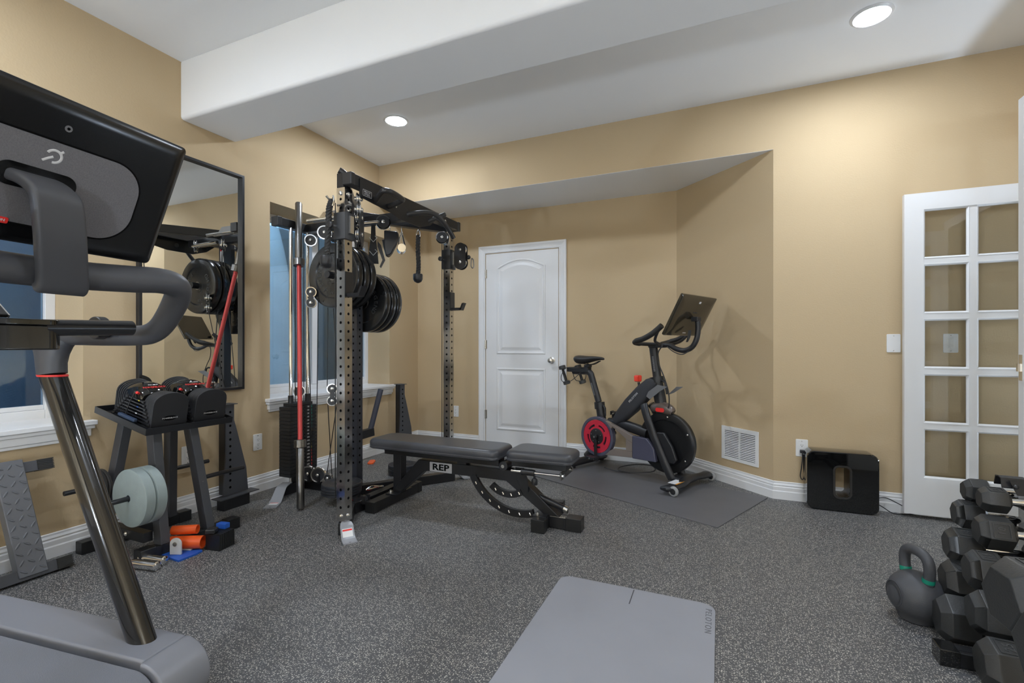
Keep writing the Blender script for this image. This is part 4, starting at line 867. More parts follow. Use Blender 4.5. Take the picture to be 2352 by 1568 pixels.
for y0, y1 in ((2.435, 2.475), (3.015, 3.055)):
    mb = MB(); mb.bb((-2.959, y0, 1.951), (-2.891, y1, 2.019)); mb.build('end_cap', PLASTIC, t, bevel=0.004)
mb = MB(); mb.prism([(2.17, 1.955), (2.30, 1.945), (2.45, 1.935), (2.56, 1.915), (2.78, 1.915), (2.90, 1.955), (2.98, 2.014), (2.17, 2.060)], 0.006, axes((FLx + 0.0825, 0, 0), (0, 1, 0), (0, 0, 1))); mb.build('handle_plate', BLACK, t)
MW = axes((FLx + 0.0889, 2.232, 1.988), (0, 1, 0), (0, 0, 1)) @ Matrix.Scale(0.66, 4)
mb = MB(); o_, i_ = rrect(0.115, 0.058, 0.004, 2), rrect(0.108, 0.051, 0.003, 2); mb.frame(o_, i_, 0.0006, MW); mb.build('logo_frame', PRINT, t)
word('lettering', [('BELLS OF', 0.020, MW @ Matrix.Translation((0, 0.012, 0.0004)), 1.0), ('STEEL', 0.028, MW @ Matrix.Translation((0, -0.011, 0.0004)), 1.1)], PRINT, t)
grips = mat('grip bar black', (0.03, 0.028, 0.027), 0.32)
mb = MB(); mb.tube(smooth_path([(-1.93, 2.315, 1.965), (-1.90, 2.30, 1.972), (-1.81, 2.245, 1.992), (-1.785, 2.25, 1.995), (-1.775, 2.29, 1.995), (-1.785, 2.395, 1.99), (-1.80, 2.415, 1.985), (-1.84, 2.42, 1.975), (-1.93, 2.435, 1.965)], 5), 0.0165, 16); mb.build('pull_up_handle', grips, t)
mb = MB(); mb.tube(smooth_path([(-1.93, 2.63, 1.965), (-1.90, 2.65, 1.975), (-1.83, 2.73, 1.995), (-1.785, 2.785, 1.985), (-1.755, 2.84, 1.94), (-1.74, 2.90, 1.885), (-1.735, 2.93, 1.855)], 5), 0.0165, 16); mb.build('pull_up_handle', grips, t)
mb = MB(); mb.tube([(-1.93, 2.88, 1.975), (-1.86, 2.93, 2.02), (-1.83, 2.97, 2.045)], 0.0165, 16); mb.build('pull_up_handle', grips, t)
mb = MB(); mb.tube([(-1.99, 2.145, 2.078), (-2.005, 2.125, 2.095), (-2.015, 2.112, 2.103)], 0.019, 16); mb.build('pull_up_handle', grips, t)
for y in (2.50, 3.10):
    mb = MB(); mb.rings((FLx + 0.0885, y, 1.985 if y < 2.9 else 2.035), (FLx + 0.098, y, 1.985 if y < 2.9 else 2.035), [(0, 0.010), (0.6, 0.010), (1, 0.005)], 12); mb.build('bolt', BOLT, t)
# base: V arms, rear beam, brace, feet
def sloped_foot(q, e_, s_, prof, a0, a1):
    mb = MB()
    mb.loops([[q + e_ * a + s_ * (w_ * k) + Vector((0, 0, z + dz)) for k, dz in ((-1, 0), (1, 0), (1, 0.006), (-1, 0.006))] for a, z, w_ in prof]); mb.build('foot_plate', GREYST, t, angle=20)
    def zs(a):
        for (p, z0, _), (r, z1, _) in zip(prof, prof[1:]):
            if p <= a <= r: return z0 + (z1 - z0) * (a - p) / (r - p)
    def decal(name, m, b0, b1, w_, lift):
        st = [b0 + (b1 - b0) * k / 6 for k in range(7)]
        mb = MB(); mb.loops([[q + e_ * a + s_ * (w_ * k) + Vector((0, 0, zs(a) + 0.0060 + dz)) for k, dz in ((-1, 0), (1, 0), (1, lift), (-1, lift))] for a in st]); mb.build(name, m, t)
    decal('warning_sticker', LABEL, a0, a1, 0.028, 0.0008); decal('sticker_edge', RED, a0 + 0.003, a0 + 0.009, 0.026, 0.0013)
    d_ = q + e_ * (prof[-1][0] - 0.010) + Vector((0, 0, 0.0062)); mb = MB(); mb.bar(d_ - s_ * 0.006, d_ + s_ * 0.006, 0.004, 0.0008); mb.build('slot', DARK, t)
for y, sg in ((FLy, -1), (FRy, 1)):
    e_ = Vector((FLx - MX, y - MY, 0)).normalized()
    mb = MB(); mb.bar(Vector((MX, MY, 0.036)) + e_ * 0.03, Vector((FLx, y, 0.036)) + e_ * 0.045, 0.060, 0.068); mb.build('base_arm', BLACK, t, bevel=0.003)
    if sg < 0: e_ = Vector((0.80, -0.60, 0))
    s_ = Vector((-e_.y, e_.x, 0)); q = Vector((FLx, y, 0)) + e_ * 0.025
    sloped_foot(q, e_, s_, [(0.0, 0.070, 0.020), (0.022, 0.069, 0.030), (0.045, 0.058, 0.036), (0.085, 0.010, 0.037), (0.100, 0.003, 0.038), (0.155, 0.0, 0.038)], 0.056, 0.088)
mb = MB(); mb.bb((-2.95, 2.675, 0.004), (MX - 0.03, 2.735, 0.070)); mb.build('base_beam', BLACK, t, bevel=0.003)
mb = MB(); mb.bb((-2.21, 2.40, 0.004), (-2.15, 3.04, 0.074)); mb.build('base_brace', BLACK, t, bevel=0.003)
mb = MB(); mb.bar((-2.905, 2.66, 0.038), (-2.905, 2.46, 0.038), 0.06, 0.066); mb.build('rear_base_arm', BLACK, t, bevel=0.003)
e_ = Vector((0.50, -0.866, 0)); s_ = Vector((0.866, 0.5, 0)); q = Vector((-2.895, 2.50, 0))
sloped_foot(q, e_, s_, [(-0.05, 0.076, 0.034), (0.05, 0.078, 0.034), (0.08, 0.070, 0.035), (0.15, 0.022, 0.037), (0.19, 0.004, 0.040), (0.285, 0.0, 0.040)], 0.195, 0.235)
# weight stack and guide rods
SX0, SX1, SY0, SY1 = -2.965, -2.852, 2.510, 2.752
STK = mat('weight stack black', (0.016, 0.016, 0.017), 0.42, bump=0.1, bscale=300)
n = 20; z0, z1 = 0.127, 0.640; h = (z1 - z0) / n; nums = []
for i in range(n):
    mb = MB(); z = z0 + i * h; mb.bb((SX0, SY0, z), (SX1, SY1, z + h - 0.0022)); mb.m(1 if i >= 13 else (2 if i >= 7 else 3)); mb.bb((SX1 - 0.001, 2.704, z + 0.004), (SX1 + 0.0008, 2.709, z + h - 0.006))
    mb.m(4); mb.cyl((SX1 - 0.001, 2.640, z + h / 2), (SX1 + 0.0006, 2.640, z + h / 2), 0.005, n=10)
    mb.build('stack_plate', [STK, GREEN, YELLOW, RED, DARK], t)
    nums.append((str(10 * (n - i)), 0.017, axes((SX1 + 0.001, 2.672, z + h / 2), (0, 1, 0), (0, 0, 1)), 1.0))
word('lettering', nums, PRINT, t)
mb = MB(); mb.bb((SX0 + 0.012, SY0 + 0.025, z1), (SX1 - 0.012, SY1 - 0.025, z1 + 0.022)); mb.build('stack_top_plate', STK, t, bevel=0.002)
for y in (2.560, 2.715):
    mb = MB(); mb.cyl((-2.905, y, 0.075), (-2.905, y, 1.96), 0.0125, n=20); mb.build('guide_rod', CHROME, t)
    mb = MB(); mb.cyl((-2.905, y, z1 + 0.022), (-2.905, y, z1 + 0.080), 0.019, n=20); mb.build('rod_stop', RUBBER, t, bevel=0.002)
mb = MB(); mb.bb((-2.93, 2.58, 0.072), (-2.87, 2.68, 0.122)); mb.build('stack_rest', RUBBER, t)
# pulleys: black cheek plate, chrome wheel
def pulley(c, ax, r=0.045, w=0.022, cheek=None):
    c = Vector(c); ax = Vector(ax).normalized()
    mb = MB(); mb.lathe(c - ax * w / 2, ax, [(r * 0.5, 0.0), (r, 0.0), (r * 1.0, w * 0.18), (r * 0.80, w * 0.5), (r * 1.0, w * 0.82), (r, w), (r * 0.5, w)], 36, ring=True); p = mb.build('pulley', CHROME, t)
    mb = MB(); mb.rings(c - ax * w * 0.55, c + ax * w * 0.55, [(0, r * 0.84), (1, r * 0.84)], 30); mb.build('pulley_face', PLASTIC, p)
    mb = MB(); mb.rings(c - ax * w * 1.2, c + ax * w * 1.2, [(0, 0.006), (0.08, 0.012), (0.92, 0.012), (1, 0.006)], 12); mb.build('pulley_bolt', BOLT, p)
    return p
def block2(a, b, ax, r=0.036):
    """two pulleys joined by cheek plates"""
    for q in (a, b): pulley(q, ax, r)
    a, b, ax = Vector(a), Vector(b), Vector(ax).normalized()
    for s_ in (-1, 1):
        mb = MB(); mb.bar(a + ax * 0.0135 * s_, b + ax * 0.0135 * s_, 0.003, 0.030, up=ax.cross(b - a)); mb.build('cheek_plate', BLACK, t)
view = Vector((0.66, -0.75, 0))
block2((-2.60, 2.462, 1.46), (-2.60, 2.462, 1.385), view); block2((-2.50, 2.556, 0.785), (-2.50, 2.556, 0.70), view)
pulley((-2.600, 2.585, 1.90), view, 0.050); pulley((-2.905, 2.640, 0.745), view, 0.042); pulley((-2.14, 2.66, 1.945), view, 0.050); pulley((-2.84, 2.685, 1.885), view, 0.045)
pulley((-2.03, 3.25, 1.952), (0.4, -0.9, 0), 0.050)
for x, y, r in ((-2.815, 2.64, 0.055), (-2.715, 2.64, 0.055), (-2.64, 2.66, 0.032)): pulley((x, y, 0.135 if r > 0.04 else 0.115), (0.35, -0.94, 0), r)
for x in (-2.815, -2.715):
    mb = MB(); mb.bb((x - 0.022, 2.628, 0.071), (x + 0.022, 2.652, 0.145)); mb.build('pulley_mount', BLACK, t)
CB = mat('black steel cable', (0.012, 0.012, 0.012), 0.5)
def cable(P): mb = MB(); mb.tube(P, 0.0030, 8); mb.build('cable', CB, t)
cable([(-2.905, 2.600, 0.665), (-2.905, 2.600, 1.93)]); cable([(-2.905, 2.680, 0.665), (-2.905, 2.680, 1.95)])
cable([(-2.63, 2.56, 1.90), (-2.74, 2.645, 0.19)]); cable([(-2.58, 2.60, 1.87), (-2.53, 2.54, 0.80)]); cable([(-2.565, 2.60, 1.87), (-2.475, 2.58, 0.80)])
cable([(-2.53, 2.545, 0.68), (-2.60, 2.655, 0.13)]); cable([(-2.47, 2.57, 0.68), (-2.66, 2.665, 0.13)]); cable([(-2.62, 2.45, 1.36), (-2.75, 2.62, 0.18)])
for y in (FLy, FRy):
    cable([(FLx - 0.05, y - 0.02, 0.20), (FLx - 0.05, y - 0.02, 1.92)]); cable([(FLx - 0.042, y + 0.03, 0.20), (FLx - 0.042, y + 0.03, 1.92)])
# sliding cable carriages and swivelling double pulleys on the front uprights
for y, dvec in ((FLy, Vector((-0.45, 0.89, 0))), (FRy, Vector((1, 0.05, 0)))):
    mb = MB(); o_, i_ = rrect(0.086, 0.086, 0.006, 2), rrect(0.062, 0.062, 0.002, 2); mb.frame([(p[0] + FLx, p[1] + y) for p in o_], [(p[0] + FLx, p[1] + y) for p in i_], 0.152, Matrix.Translation((0, 0, 1.702))); mb.build('carriage', mat('carriage black', (0.045, 0.047, 0.052), 0.42) if y < 3 else BLACK, t, bevel=0.0)
    mb = MB(); mb.cyl((FLx - 0.02, y - 0.043, 1.775), (FLx - 0.02, y - 0.075, 1.775), 0.008); mb.build('pin_stem', BOLT, t)
    mb = MB(); mb.rings((FLx - 0.02, y - 0.075, 1.775), (FLx - 0.02, y - 0.100, 1.775), [(0, 0.010), (0.3, 0.018), (0.9, 0.018), (1, 0.012)], 16); mb.build('pin_knob', PLASTIC, t)
    piv = Vector((FLx + 0.055, y + (0.03 if y < 3 else 0.0), 1.80)); nn = Vector((-dvec.y, dvec.x, 0))
    mb = MB(); mb.bb((FLx + 0.044, y - 0.014, 1.735), (FLx + 0.058, y + 0.014, 1.835)); mb.build('swivel_mount', BOLT, t)
    for s_ in (-1, 1):
        Mp = axes(piv + nn * (0.018 * s_ - 0.0015), dvec, (0, 0, 1)); mb = MB()
        pl = arc(0.060, 0.055, 0.050, 20, 200, 14) + arc(0.060, -0.055, 0.052, 160, 380, 16)
        mb.prism(pl, 0.003, Mp); mb.build('swivel_plate', BLACK, t)
    for dz in (0.05, -0.05): pulley(piv + dvec * 0.060 + Vector((0, 0, dz)), nn, 0.044, 0.024)
    cb_ = piv + dvec * 0.125 + Vector((0, 0, -0.012)); mb = MB(); mb.ball(cb_, 0.017); mb.build('cable_stop', RUBBER, t)
    mb = MB(); mb.tube(smooth_path([cb_ + dvec * (0.03 + a) + Vector((0, 0, z)) for a, z in ((0, -0.01), (0.012, -0.025), (0.016, -0.07), (0.006, -0.088), (-0.008, -0.07), (-0.006, -0.02), (0, -0.01))], 4), 0.0042, 8); mb.build('carabiner', BARST, t)
    # bar hook
    mb = MB(); mb.bb((FLx + 0.0315, y - 0.032, 1.370), (FLx + 0.0375, y + 0.032, 1.515)); mb.bb((FLx + 0.0375, y - 0.024, 1.370), (FLx + 0.125, y + 0.024, 1.390)); mb.loops([[(FLx + a, y + k, z) for k in (-0.024, 0.024)] + [(FLx + a + 0.014, y + k, z + 0.002) for k in (0.024, -0.024)] for a, z in ((0.112, 1.372), (0.135, 1.425))]); mb.build('bar_hook', SATIN, t)
mb = MB(); mb.tube([(-2.05, 2.105, 1.905), (-2.03, 2.06, 1.915), (-2.035, 2.035, 1.935)], 0.006, 8); mb.build('hook_pin', BOLT, t)
# extra swivel pulleys and carabiner tucked against the near upright
pulley((-1.955, 2.205, 1.955), (0.72, 0.69, 0), 0.036); pulley((-1.935, 2.185, 1.885), (0.72, 0.69, 0), 0.036)
# pegs for the big plates
for y0, y1, z in ((MY - 0.031, 2.435, 1.570), (MY + 0.031, 3.005, 1.412)):
    mb = MB(); mb.cyl((MX, y0, z), (MX, y1, z), 0.0245, n=28); mb.build('plate_peg', SATIN, t, bevel=0.003)
mb = MB(); mb.tube([(-2.46, 2.630, 1.948), (-2.15, 2.630, 1.940)], 0.014, 16); mb.build('chrome_tube', CHROME, t)
# ---------------------------------------------------------------- bumper plates
BUMPER = mat('glossy bumper rubber', (0.012, 0.012, 0.0125), 0.24, bump=0.06, bscale=260, rvar=0.10, vscale=9)
def bumper(name, label, loc, group):
    p = thing(name, label, 'weight plate', loc, group=group)
    mb = MB(); T = 0.066
    pr = [(0.030, 0.006), (0.052, 0.006), (0.056, 0.010), (0.150, 0.012), (0.158, 0.004), (0.205, 0.002), (0.219, 0.006), (0.224, 0.016), (0.224, T - 0.016), (0.219, T - 0.006), (0.205, T - 0.002), (0.158, T - 0.004), (0.150, T - 0.012), (0.056, T - 0.010), (0.052, T - 0.006), (0.030, T - 0.006)]
    mb.lathe((0, 0, 0), (0, 1, 0), pr, 80, ring=True); mb.build('rubber_disc', BUMPER, p)
    mb = MB(); mb.lathe((0, 0, 0), (0, 1, 0), [(0.0258, 0.004), (0.034, 0.004), (0.034, T - 0.004), (0.0258, T - 0.004)], 40, ring=True); mb.build('steel_hub', BARST, p)
    it = []
    for txt, a0, r, size, st in (('LEGEND', 228, 0.122, 0.046, 17), ('LEGEND', 48, 0.122, 0.046, 17), ('55 LB', 268, 0.118, 0.026, 9)):
        for k, ch in enumerate(txt):
            a = R(a0 - st * k)
            it.append((ch, size, axes((r * math.cos(a), 0.0102 if size > .03 else 0.0105, r * math.sin(a)), (math.sin(a), 0, -math.cos(a)), (math.cos(a), 0, math.sin(a)))))
    word('lettering', it, GREYPRINT, p); return p
g1, g2 = 'bumper plates on the near peg of the rack', 'bumper plates on the far peg of the rack'
A = bumper('bumper_plate', 'black bumper plate on the near rack peg, its lettered face towards the treadmill', (MX, 2.482, 1.570), g1)
dup(A, (MX, 2.549, 1.570), 'middle black bumper plate of the three on the near, higher rack peg')
dup(A, (MX, 2.616, 1.570), 'black bumper plate against the rear mast on the near, higher rack peg')
for y, l in ((2.776, 'black bumper plate against the rear mast on the far, lower rack peg'), (2.843, 'middle black bumper plate of the three on the far, lower rack peg'), (2.910, 'outermost black bumper plate on the far, lower rack peg')):
    dup(A, (MX, y, 1.412), l)['group'] = g2
# small plates lying in stacks
def change_plate(label, loc, r, T, group):
    p = thing('change_plate', label, 'weight plate', loc, group=group)
    mb = MB(); pr = [(0.027, 0.0), (0.027, T), (0.045, T), (0.048, T - 0.003), (r * 0.62, T - 0.004), (r * 0.66, T - 0.001), (r * 0.97, T), (r, T - 0.003), (r, 0.003), (r * 0.97, 0.0)]
    mb.lathe((0, 0, 0), (0, 0, 1), pr, 56, ring=True); mb.build('rubber_disc', mat('blue black rubber', (0.028, 0.030, 0.036), 0.42), p) if not group.startswith('x') else None
    mb = MB(); mb.lathe((0, 0, 0), (0, 0, 1), [(0.0255, 0.001), (0.034, 0.001), (0.034, T + 0.0005), (0.0255, T + 0.0005)], 32, ring=True); mb.build('steel_hub', BARST, p)
    Mw_ = axes((0, 0, T - 0.003), (1, 0, 0), (0, 1, 0)); it = []
    for k, ch in enumerate('10 LB'):
        a = R(130 - 14 * k); it.append((ch, 0.026, axes((r * 0.80 * math.cos(a), r * 0.80 * math.sin(a), T), (math.sin(a), -math.cos(a), 0), (math.cos(a), math.sin(a), 0))))
    word('lettering', it, GREYPRINT, p); return p
g = 'small plates stacked at the rack base'; T = 0.0185
c = change_plate('lowest plate of the small stack lying at the near foot of the rack', (-2.398, 2.538, 0.072), 0.133, T, g)
for k, l in ((1, 'second plate from below in the small stack at the near foot of the rack'), (2, 'third plate from below in the small stack at the near foot of the rack'), (3, 'top plate of the small stack lying at the near foot of the rack')): dup(c, (-2.398 + 0.003 * k, 2.538 - 0.002 * k, 0.072 + k * (T + 0.0006)), l)
g = 'small plates threaded on the loading pin'; T = 0.024
lp = thing('loading_pin', 'short steel loading pin standing on the floor behind the bench', 'loading pin', (-2.470, 3.330, 0))
mb = MB(); mb.rings((0, 0, 0), (0, 0, 0.27), [(0, 0.05), (0.03, 0.05), (0.031, 0.022), (0.97, 0.022), (1, 0.018)], 28); mb.build('pin', BARST, lp)
c = change_plate('lowest plate on the loading pin behind the bench', (-2.470, 3.330, 0.010), 0.122, T, g)
for k, l in ((1, 'middle plate on the loading pin behind the bench'), (2, 'top plate on the loading pin behind the bench')): dup(c, (-2.470, 3.330, 0.010 + k * (T + 0.0008)), l)
# ---------------------------------------------------------------- barbell standing on end
b0, b1 = Vector((-2.535, 2.312, 0.0)), Vector((-2.884, 2.612, 2.155)); L_ = (b1 - b0).length; dz = (b1 - b0).normalized()
t = thing('barbell', 'red shafted barbell standing on end against the rack', 'barbell', b0, world=True)
bp = lambda s_: b0 + dz * s_
mb = MB(); mb.cyl(bp(0.40), bp(1.76), 0.0152, n=20); mb.build('shaft', REDSHAFT, t)
for a, b_ in ((0.012, 0.415), (1.755, L_)):
    mb = MB(); mb.rings(bp(a), bp(b_), [(0, 0.021), (0.02, 0.025), (0.98, 0.025), (1, 0.021)], 28); mb.build('sleeve', BARST, t)
for a in (0.405, 1.705):
    mb = MB(); mb.rings(bp(a), bp(a + 0.055), [(0, 0.020), (0.05, 0.039), (0.9, 0.039), (1, 0.034)], 28); mb.build('collar', BARST, t)
# ---------------------------------------------------------------- handles hanging from the rack
def arm_pt(k, z=1.997): return Vector((MX + 0.43 * k, MY + 0.58 * k, z))
def hook(o, m=BOLT, drop=0.035, par=None):
    mb = MB(); mb.tube(smooth_path([o, o + Vector((0, 0, -drop * 0.5)), o + Vector((0.006, 0, -drop * 0.8)), o + Vector((0, 0, -drop)), o + Vector((-0.006, 0, -drop * 0.8))], 4), 0.0028, 8); mb.build('hook', m, par)
def rope(label, P, ends, par_loc):
    r_ = thing('rope_handle', label, 'cable attachment', par_loc, world=True)
    P = smooth_path(P, 10); n = len(P)
    mb = MB()
    for s_ in range(3):
        pts = []
        for i, p in enumerate(P):
            a = 2 * PI * (s_ / 3 + i * 0.16); tt = (P[min(i + 1, n - 1)] - P[max(i - 1, 0)]).normalized(); u = tt.cross(Vector((0.7, 0.7, 0.1))).normalized(); v = tt.cross(u)
            pts.append(p + (u * math.cos(a) + v * math.sin(a)) * 0.0085)
        mb.tube(pts, 0.0105, 8)
    mb.build('braided_rope', mat('black nylon rope', (0.022, 0.021, 0.020), 0.6), r_)
    for e_ in ends:
        mb = MB(); mb.rings(e_ + Vector((0, 0, 0.035)), e_ + Vector((0, 0, -0.035)), [(0, 0.034), (0.1, 0.037), (0.6, 0.037), (0.85, 0.028), (1, 0.010)], 24); mb.build('rubber_end', PLASTIC, r_)
    return r_
o = arm_pt(0.65); r1 = rope('black braided rope handle hanging from the far top arm of the rack', [o + Vector((0, 0, -0.05)), o + Vector((-0.004, 0, -0.15)), o + Vector((0.002, 0, -0.28)), o + Vector((-0.004, 0, -0.36))], [o + Vector((-0.004, 0, -0.385))], o)
mb = MB(); mb.tube(smooth_path([o + Vector((a, 0, z)) for a, z in ((0, -0.002), (0.012, -0.02), (0.016, -0.05), (0, -0.075), (-0.016, -0.05), (-0.012, -0.02), (0, -0.002))], 4), 0.004, 8); mb.build('ring', CHROME, r1)
o = Vector((-2.040, 2.062, 1.925)); r2 = rope('black braided rope handle hanging at the outer side of the near stainless upright', [o + Vector((0.02, 0, -0.01)), o + Vector((0.0, 0, -0.06)), o + Vector((-0.004, 0, -0.16)), o + Vector((-0.008, -0.004, -0.27)), o + Vector((-0.012, -0.006, -0.335))], [o + Vector((-0.010, -0.008, -0.360))], o)
mb = MB(); mb.tube(smooth_path([o + Vector((a, 0, z)) for a, z in ((0.02, 0.0), (0.030, 0.015), (0.034, -0.01), (0.025, -0.04), (0.012, -0.03), (0.012, -0.01), (0.02, 0.0))], 4), 0.004, 8); mb.build('ring', CHROME, r2)
# V grip of two rubber faced plates
o = arm_pt(0.34); v = thing('v_grip_handle', 'black triangular close grip handle hanging from the rack top arm', 'cable attachment', o, world=True)
hook(o, CHROME, 0.04, v)
for k, (dx, a) in enumerate(((0.015, 0.0), (-0.045, 0.5))):
    Mg = axes(o + Vector((dx, 0.02 * k, -0.055 - 0.045 * k)), (0.92, 0.39, 0), (0, 0, 1)); mb = MB()
    pl = [(-0.045, 0.01), (0.055, 0.0), (0.065, -0.05), (0.04, -0.105), (0.01, -0.165), (-0.015, -0.185), (-0.035, -0.175), (-0.045, -0.10)] if k == 0 else [(-0.03, 0.0), (0.03, 0.0), (0.05, -0.06), (0.04, -0.12), (0.02, -0.14), (0.0, -0.13), (-0.02, -0.06)]
    mb.prism(pl, 0.045 if k == 0 else 0.03, Mg); mb.build('grip_plate', SATIN, v, bevel=0.010, seg=3)
# chrome D handle
o = arm_pt(0.465); v = thing('d_handle', 'shiny chrome single handle hanging from the rack top arm', 'cable attachment', o, world=True)
hook(o, BOLT, 0.05, v)
mb = MB(); mb.tube(smooth_path([o + Vector((0.92 * a, 0.39 * a, z)) for a, z in ((-0.020, -0.165), (-0.018, -0.11), (0.0, -0.045), (0.018, -0.11), (0.030, -0.155))], 5), 0.006, 10); mb.build('yoke', CHROME, v)
c_ = o + Vector((0, 0, -0.168)); ax = Vector((0.60, -0.75, -0.05)); mb = MB(); mb.rings(c_ - ax * 0.055, c_ + ax * 0.062, [(0, 0.028), (0.05, 0.034), (0.3, 0.020), (0.7, 0.020), (0.93, 0.034), (1, 0.031)], 28); mb.build('grip', CHROME, v)
# ankle strap
o = arm_pt(0.17); v = thing('ankle_strap', 'black ankle strap with white zigzag stitching hanging behind the bumper plates', 'cable attachment', o, world=True)
Mg = axes(o, (0.80, 0.60, 0), (0, 0, 1)); mb = MB(); mb.prism([(-0.014, 0.0), (0.014, 0.0), (0.018, -0.11), (0.03, -0.2), (0.038, -0.30), (-0.034, -0.30), (-0.030, -0.2), (-0.018, -0.11)], 0.012, Mg); mb.build('strap', mat('black webbing', (0.018, 0.018, 0.018), 0.8), v)
mb = MB(); mb.prism([(0.03, -0.13), (0.055, -0.16), (0.085, -0.27), (0.055, -0.33), (0.045, -0.32), (0.065, -0.27), (0.03, -0.17)], 0.016, Mg @ Matrix.Translation((0, 0, -0.01))); mb.build('strap_tail', PLASTIC, v)
for z in (-0.12, -0.22):
    mb = MB(); mb.tube([Mg @ Vector((x, y + z, 0.013)) for x, y in ((-0.028, 0.012), (0.0, -0.020), (0.028, 0.012), (0.012, 0.024))], 0.0022, 6); mb.build('stitching', PRINT, v)
# chrome row handle with two parallel bars lying on the top frame
o = Vector((-2.58, 2.60, 2.035)); v = thing('row_handle', 'chrome double bar row handle hooked on the rack top beam behind the barbell', 'cable attachment', o, world=True)
for dy, dz_ in ((-0.03, 0.0), (0.03, 0.012)):
    mb = MB(); mb.cyl((-2.745, 2.595 + dy, 1.995 + dz_), (-2.43, 2.595 + dy, 1.995 + dz_), 0.0125, n=18); mb.build('bar', CHROME, v)
mb = MB(); mb.prism([(-0.10, -0.01), (0.10, -0.01), (0.06, 0.055), (-0.06, 0.055)], 0.005, axes((-2.59, 2.612, 2.01), (1, 0, 0), (0, 0.25, 1))); mb.build('plate', CHROME, v)
# red strap, clip and carabiner on the floor at the rack foot
mb = MB(); mb.tube(smooth_path([(-2.12, 2.30, 0.012), (-2.20, 2.40, 0.084), (-2.24, 2.52, 0.02), (-2.28, 2.62, 0.012), (-2.22, 2.78, 0.012)], 6), [(0.012, 0.003)] * 25, 8, up=(0, 0, 1)); tag(mb.build('red_strap', RED, origin=(-2.22, 2.5, 0)), 'red strap lying over the rack base beside the small plates', 'strap')
mb = MB(); mb.tube(smooth_path([(-2.235, 2.60, 0.095), (-2.215, 2.63, 0.11), (-2.20, 2.70, 0.092), (-2.205, 2.74, 0.084), (-2.225, 2.72, 0.082), (-2.24, 2.64, 0.084), (-2.235, 2.60, 0.095)], 4), 0.006, 8); tag(mb.build('carabiner_hook', CHROME, origin=(-2.22, 2.67, 0.08)), 'chrome carabiner lying on the rack base beside the small plates', 'carabiner')
# ---------------------------------------------------------------- stand with adjustable dumbbells
t = thing('dumbbell_stand', 'black steel stand with a tilted tray holding two adjustable dumbbells', 'dumbbell stand', (-2.85, 1.66, 0), world=True)
def foot_bar(x, y0, y1):
    mb = MB(); mb.bb((x - 0.028, y0 + 0.05, 0.002), (x + 0.028, y1 - 0.05, 0.060)); mb.build('foot_bar', BLACK, t, bevel=0.003)
    for a, b in ((y0, y0 + 0.075), (y1 - 0.075, y1)):
        mb = MB(); mb.bb((x - 0.031, a, 0.0), (x + 0.031, b, 0.064)); mb.build('rubber_cap', RUBBER, t, bevel=0.004)
foot_bar(-2.665, 1.42, 1.955); foot_bar(-3.060, 1.36, 1.92)
for (x0, y0), (x1, y1) in (((-2.660, 1.535), (-2.735, 1.535)), ((-2.660, 1.775), (-2.735, 1.722)), ((-3.060, 1.47), (-2.975, 1.535)), ((-3.060, 1.81), (-2.975, 1.765))):
    mb = MB(); mb.bar((x0, y0, 0.058), (x1, y1, 0.655 if x1 > -2.8 else 0.70), 0.045, 0.06, up=(1, 0, 0)); mb.build('leg', CHARCOAL, t, bevel=0.003)
for y in (1.485,):
    mb = MB(); mb.bar((-2.69, y, 0.105), (-3.03, y, 0.105), 0.045, 0.05); mb.build('side_rail', BLACK, t, bevel=0.003)
    for x in (-2.83, -2.98):
        mb = MB(); mb.rings((x, y - 0.0225, 0.110), (x, y - 0.036, 0.110), [(0, 0.012), (0.6, 0.012), (1, 0.006)], 10); mb.build('bolt', BOLT, t)
mb = MB(); mb.rings((-2.675, 1.752, 0.32), (-2.663, 1.752, 0.32), [(0, 0.010), (0.6, 0.010), (1, 0.006)], 10); mb.build('bolt', BOLT, t)
for y0, y1, x, z in ((1.525, 1.285, -2.685, 0.330), (1.50, 1.28, -3.015, 0.345), (1.79, 2.03, -2.705, 0.335), (1.78, 2.02, -3.02, 0.345)):
    mb = MB(); mb.cyl((x, y0, z), (x, y1, z), 0.0125, n=20); mb.build('plate_peg', SATIN, t, bevel=0.002)
TLT = math.atan2(0.088, 0.44); ex_ = Vector((-math.cos(TLT), 0, math.sin(TLT))); ez_ = Vector((math.sin(TLT), 0, math.cos(TLT)))
To = Vector((-2.615, 1.66, 0.640)); Mt = Matrix((-ex_, Vector((0, 1, 0)), ez_)).transposed().to_4x4(); Mt.translation = To    # local -x goes back up the tray
def tb(mb, lo, hi):
    k = MB(); k.bb(lo, hi); bmesh.ops.transform(k.bm, matrix=Mt, verts=k.bm.verts); me = bpy.data.meshes.new('tmp'); k.bm.to_mesh(me); k.bm.free(); mb.bm.from_mesh(me); bpy.data.meshes.remove(me)
mb = MB(); tb(mb, (-0.46, -0.225, 0.0), (0.0, 0.225, 0.003)); mb.build('tray', BLACK, t)
for lo, hi in (((-0.002, -0.227, 0.0), (0.002, 0.227, 0.034)), ((-0.46, -0.229, 0.0), (0.0, -0.225, 0.034)), ((-0.46, 0.225, 0.0), (0.0, 0.229, 0.034)), ((-0.463, -0.227, 0.0), (-0.459, 0.227, 0.034))):
    mb = MB(); tb(mb, lo, hi); mb.build('tray_edge', SATIN, t)
for y in (-0.13, 0.12):
    mb = MB(); tb(mb, (-0.40, y - 0.03, -0.024), (-0.06, y + 0.03, -0.001)); mb.build('tray_support', BLACK, t, bevel=0.002)
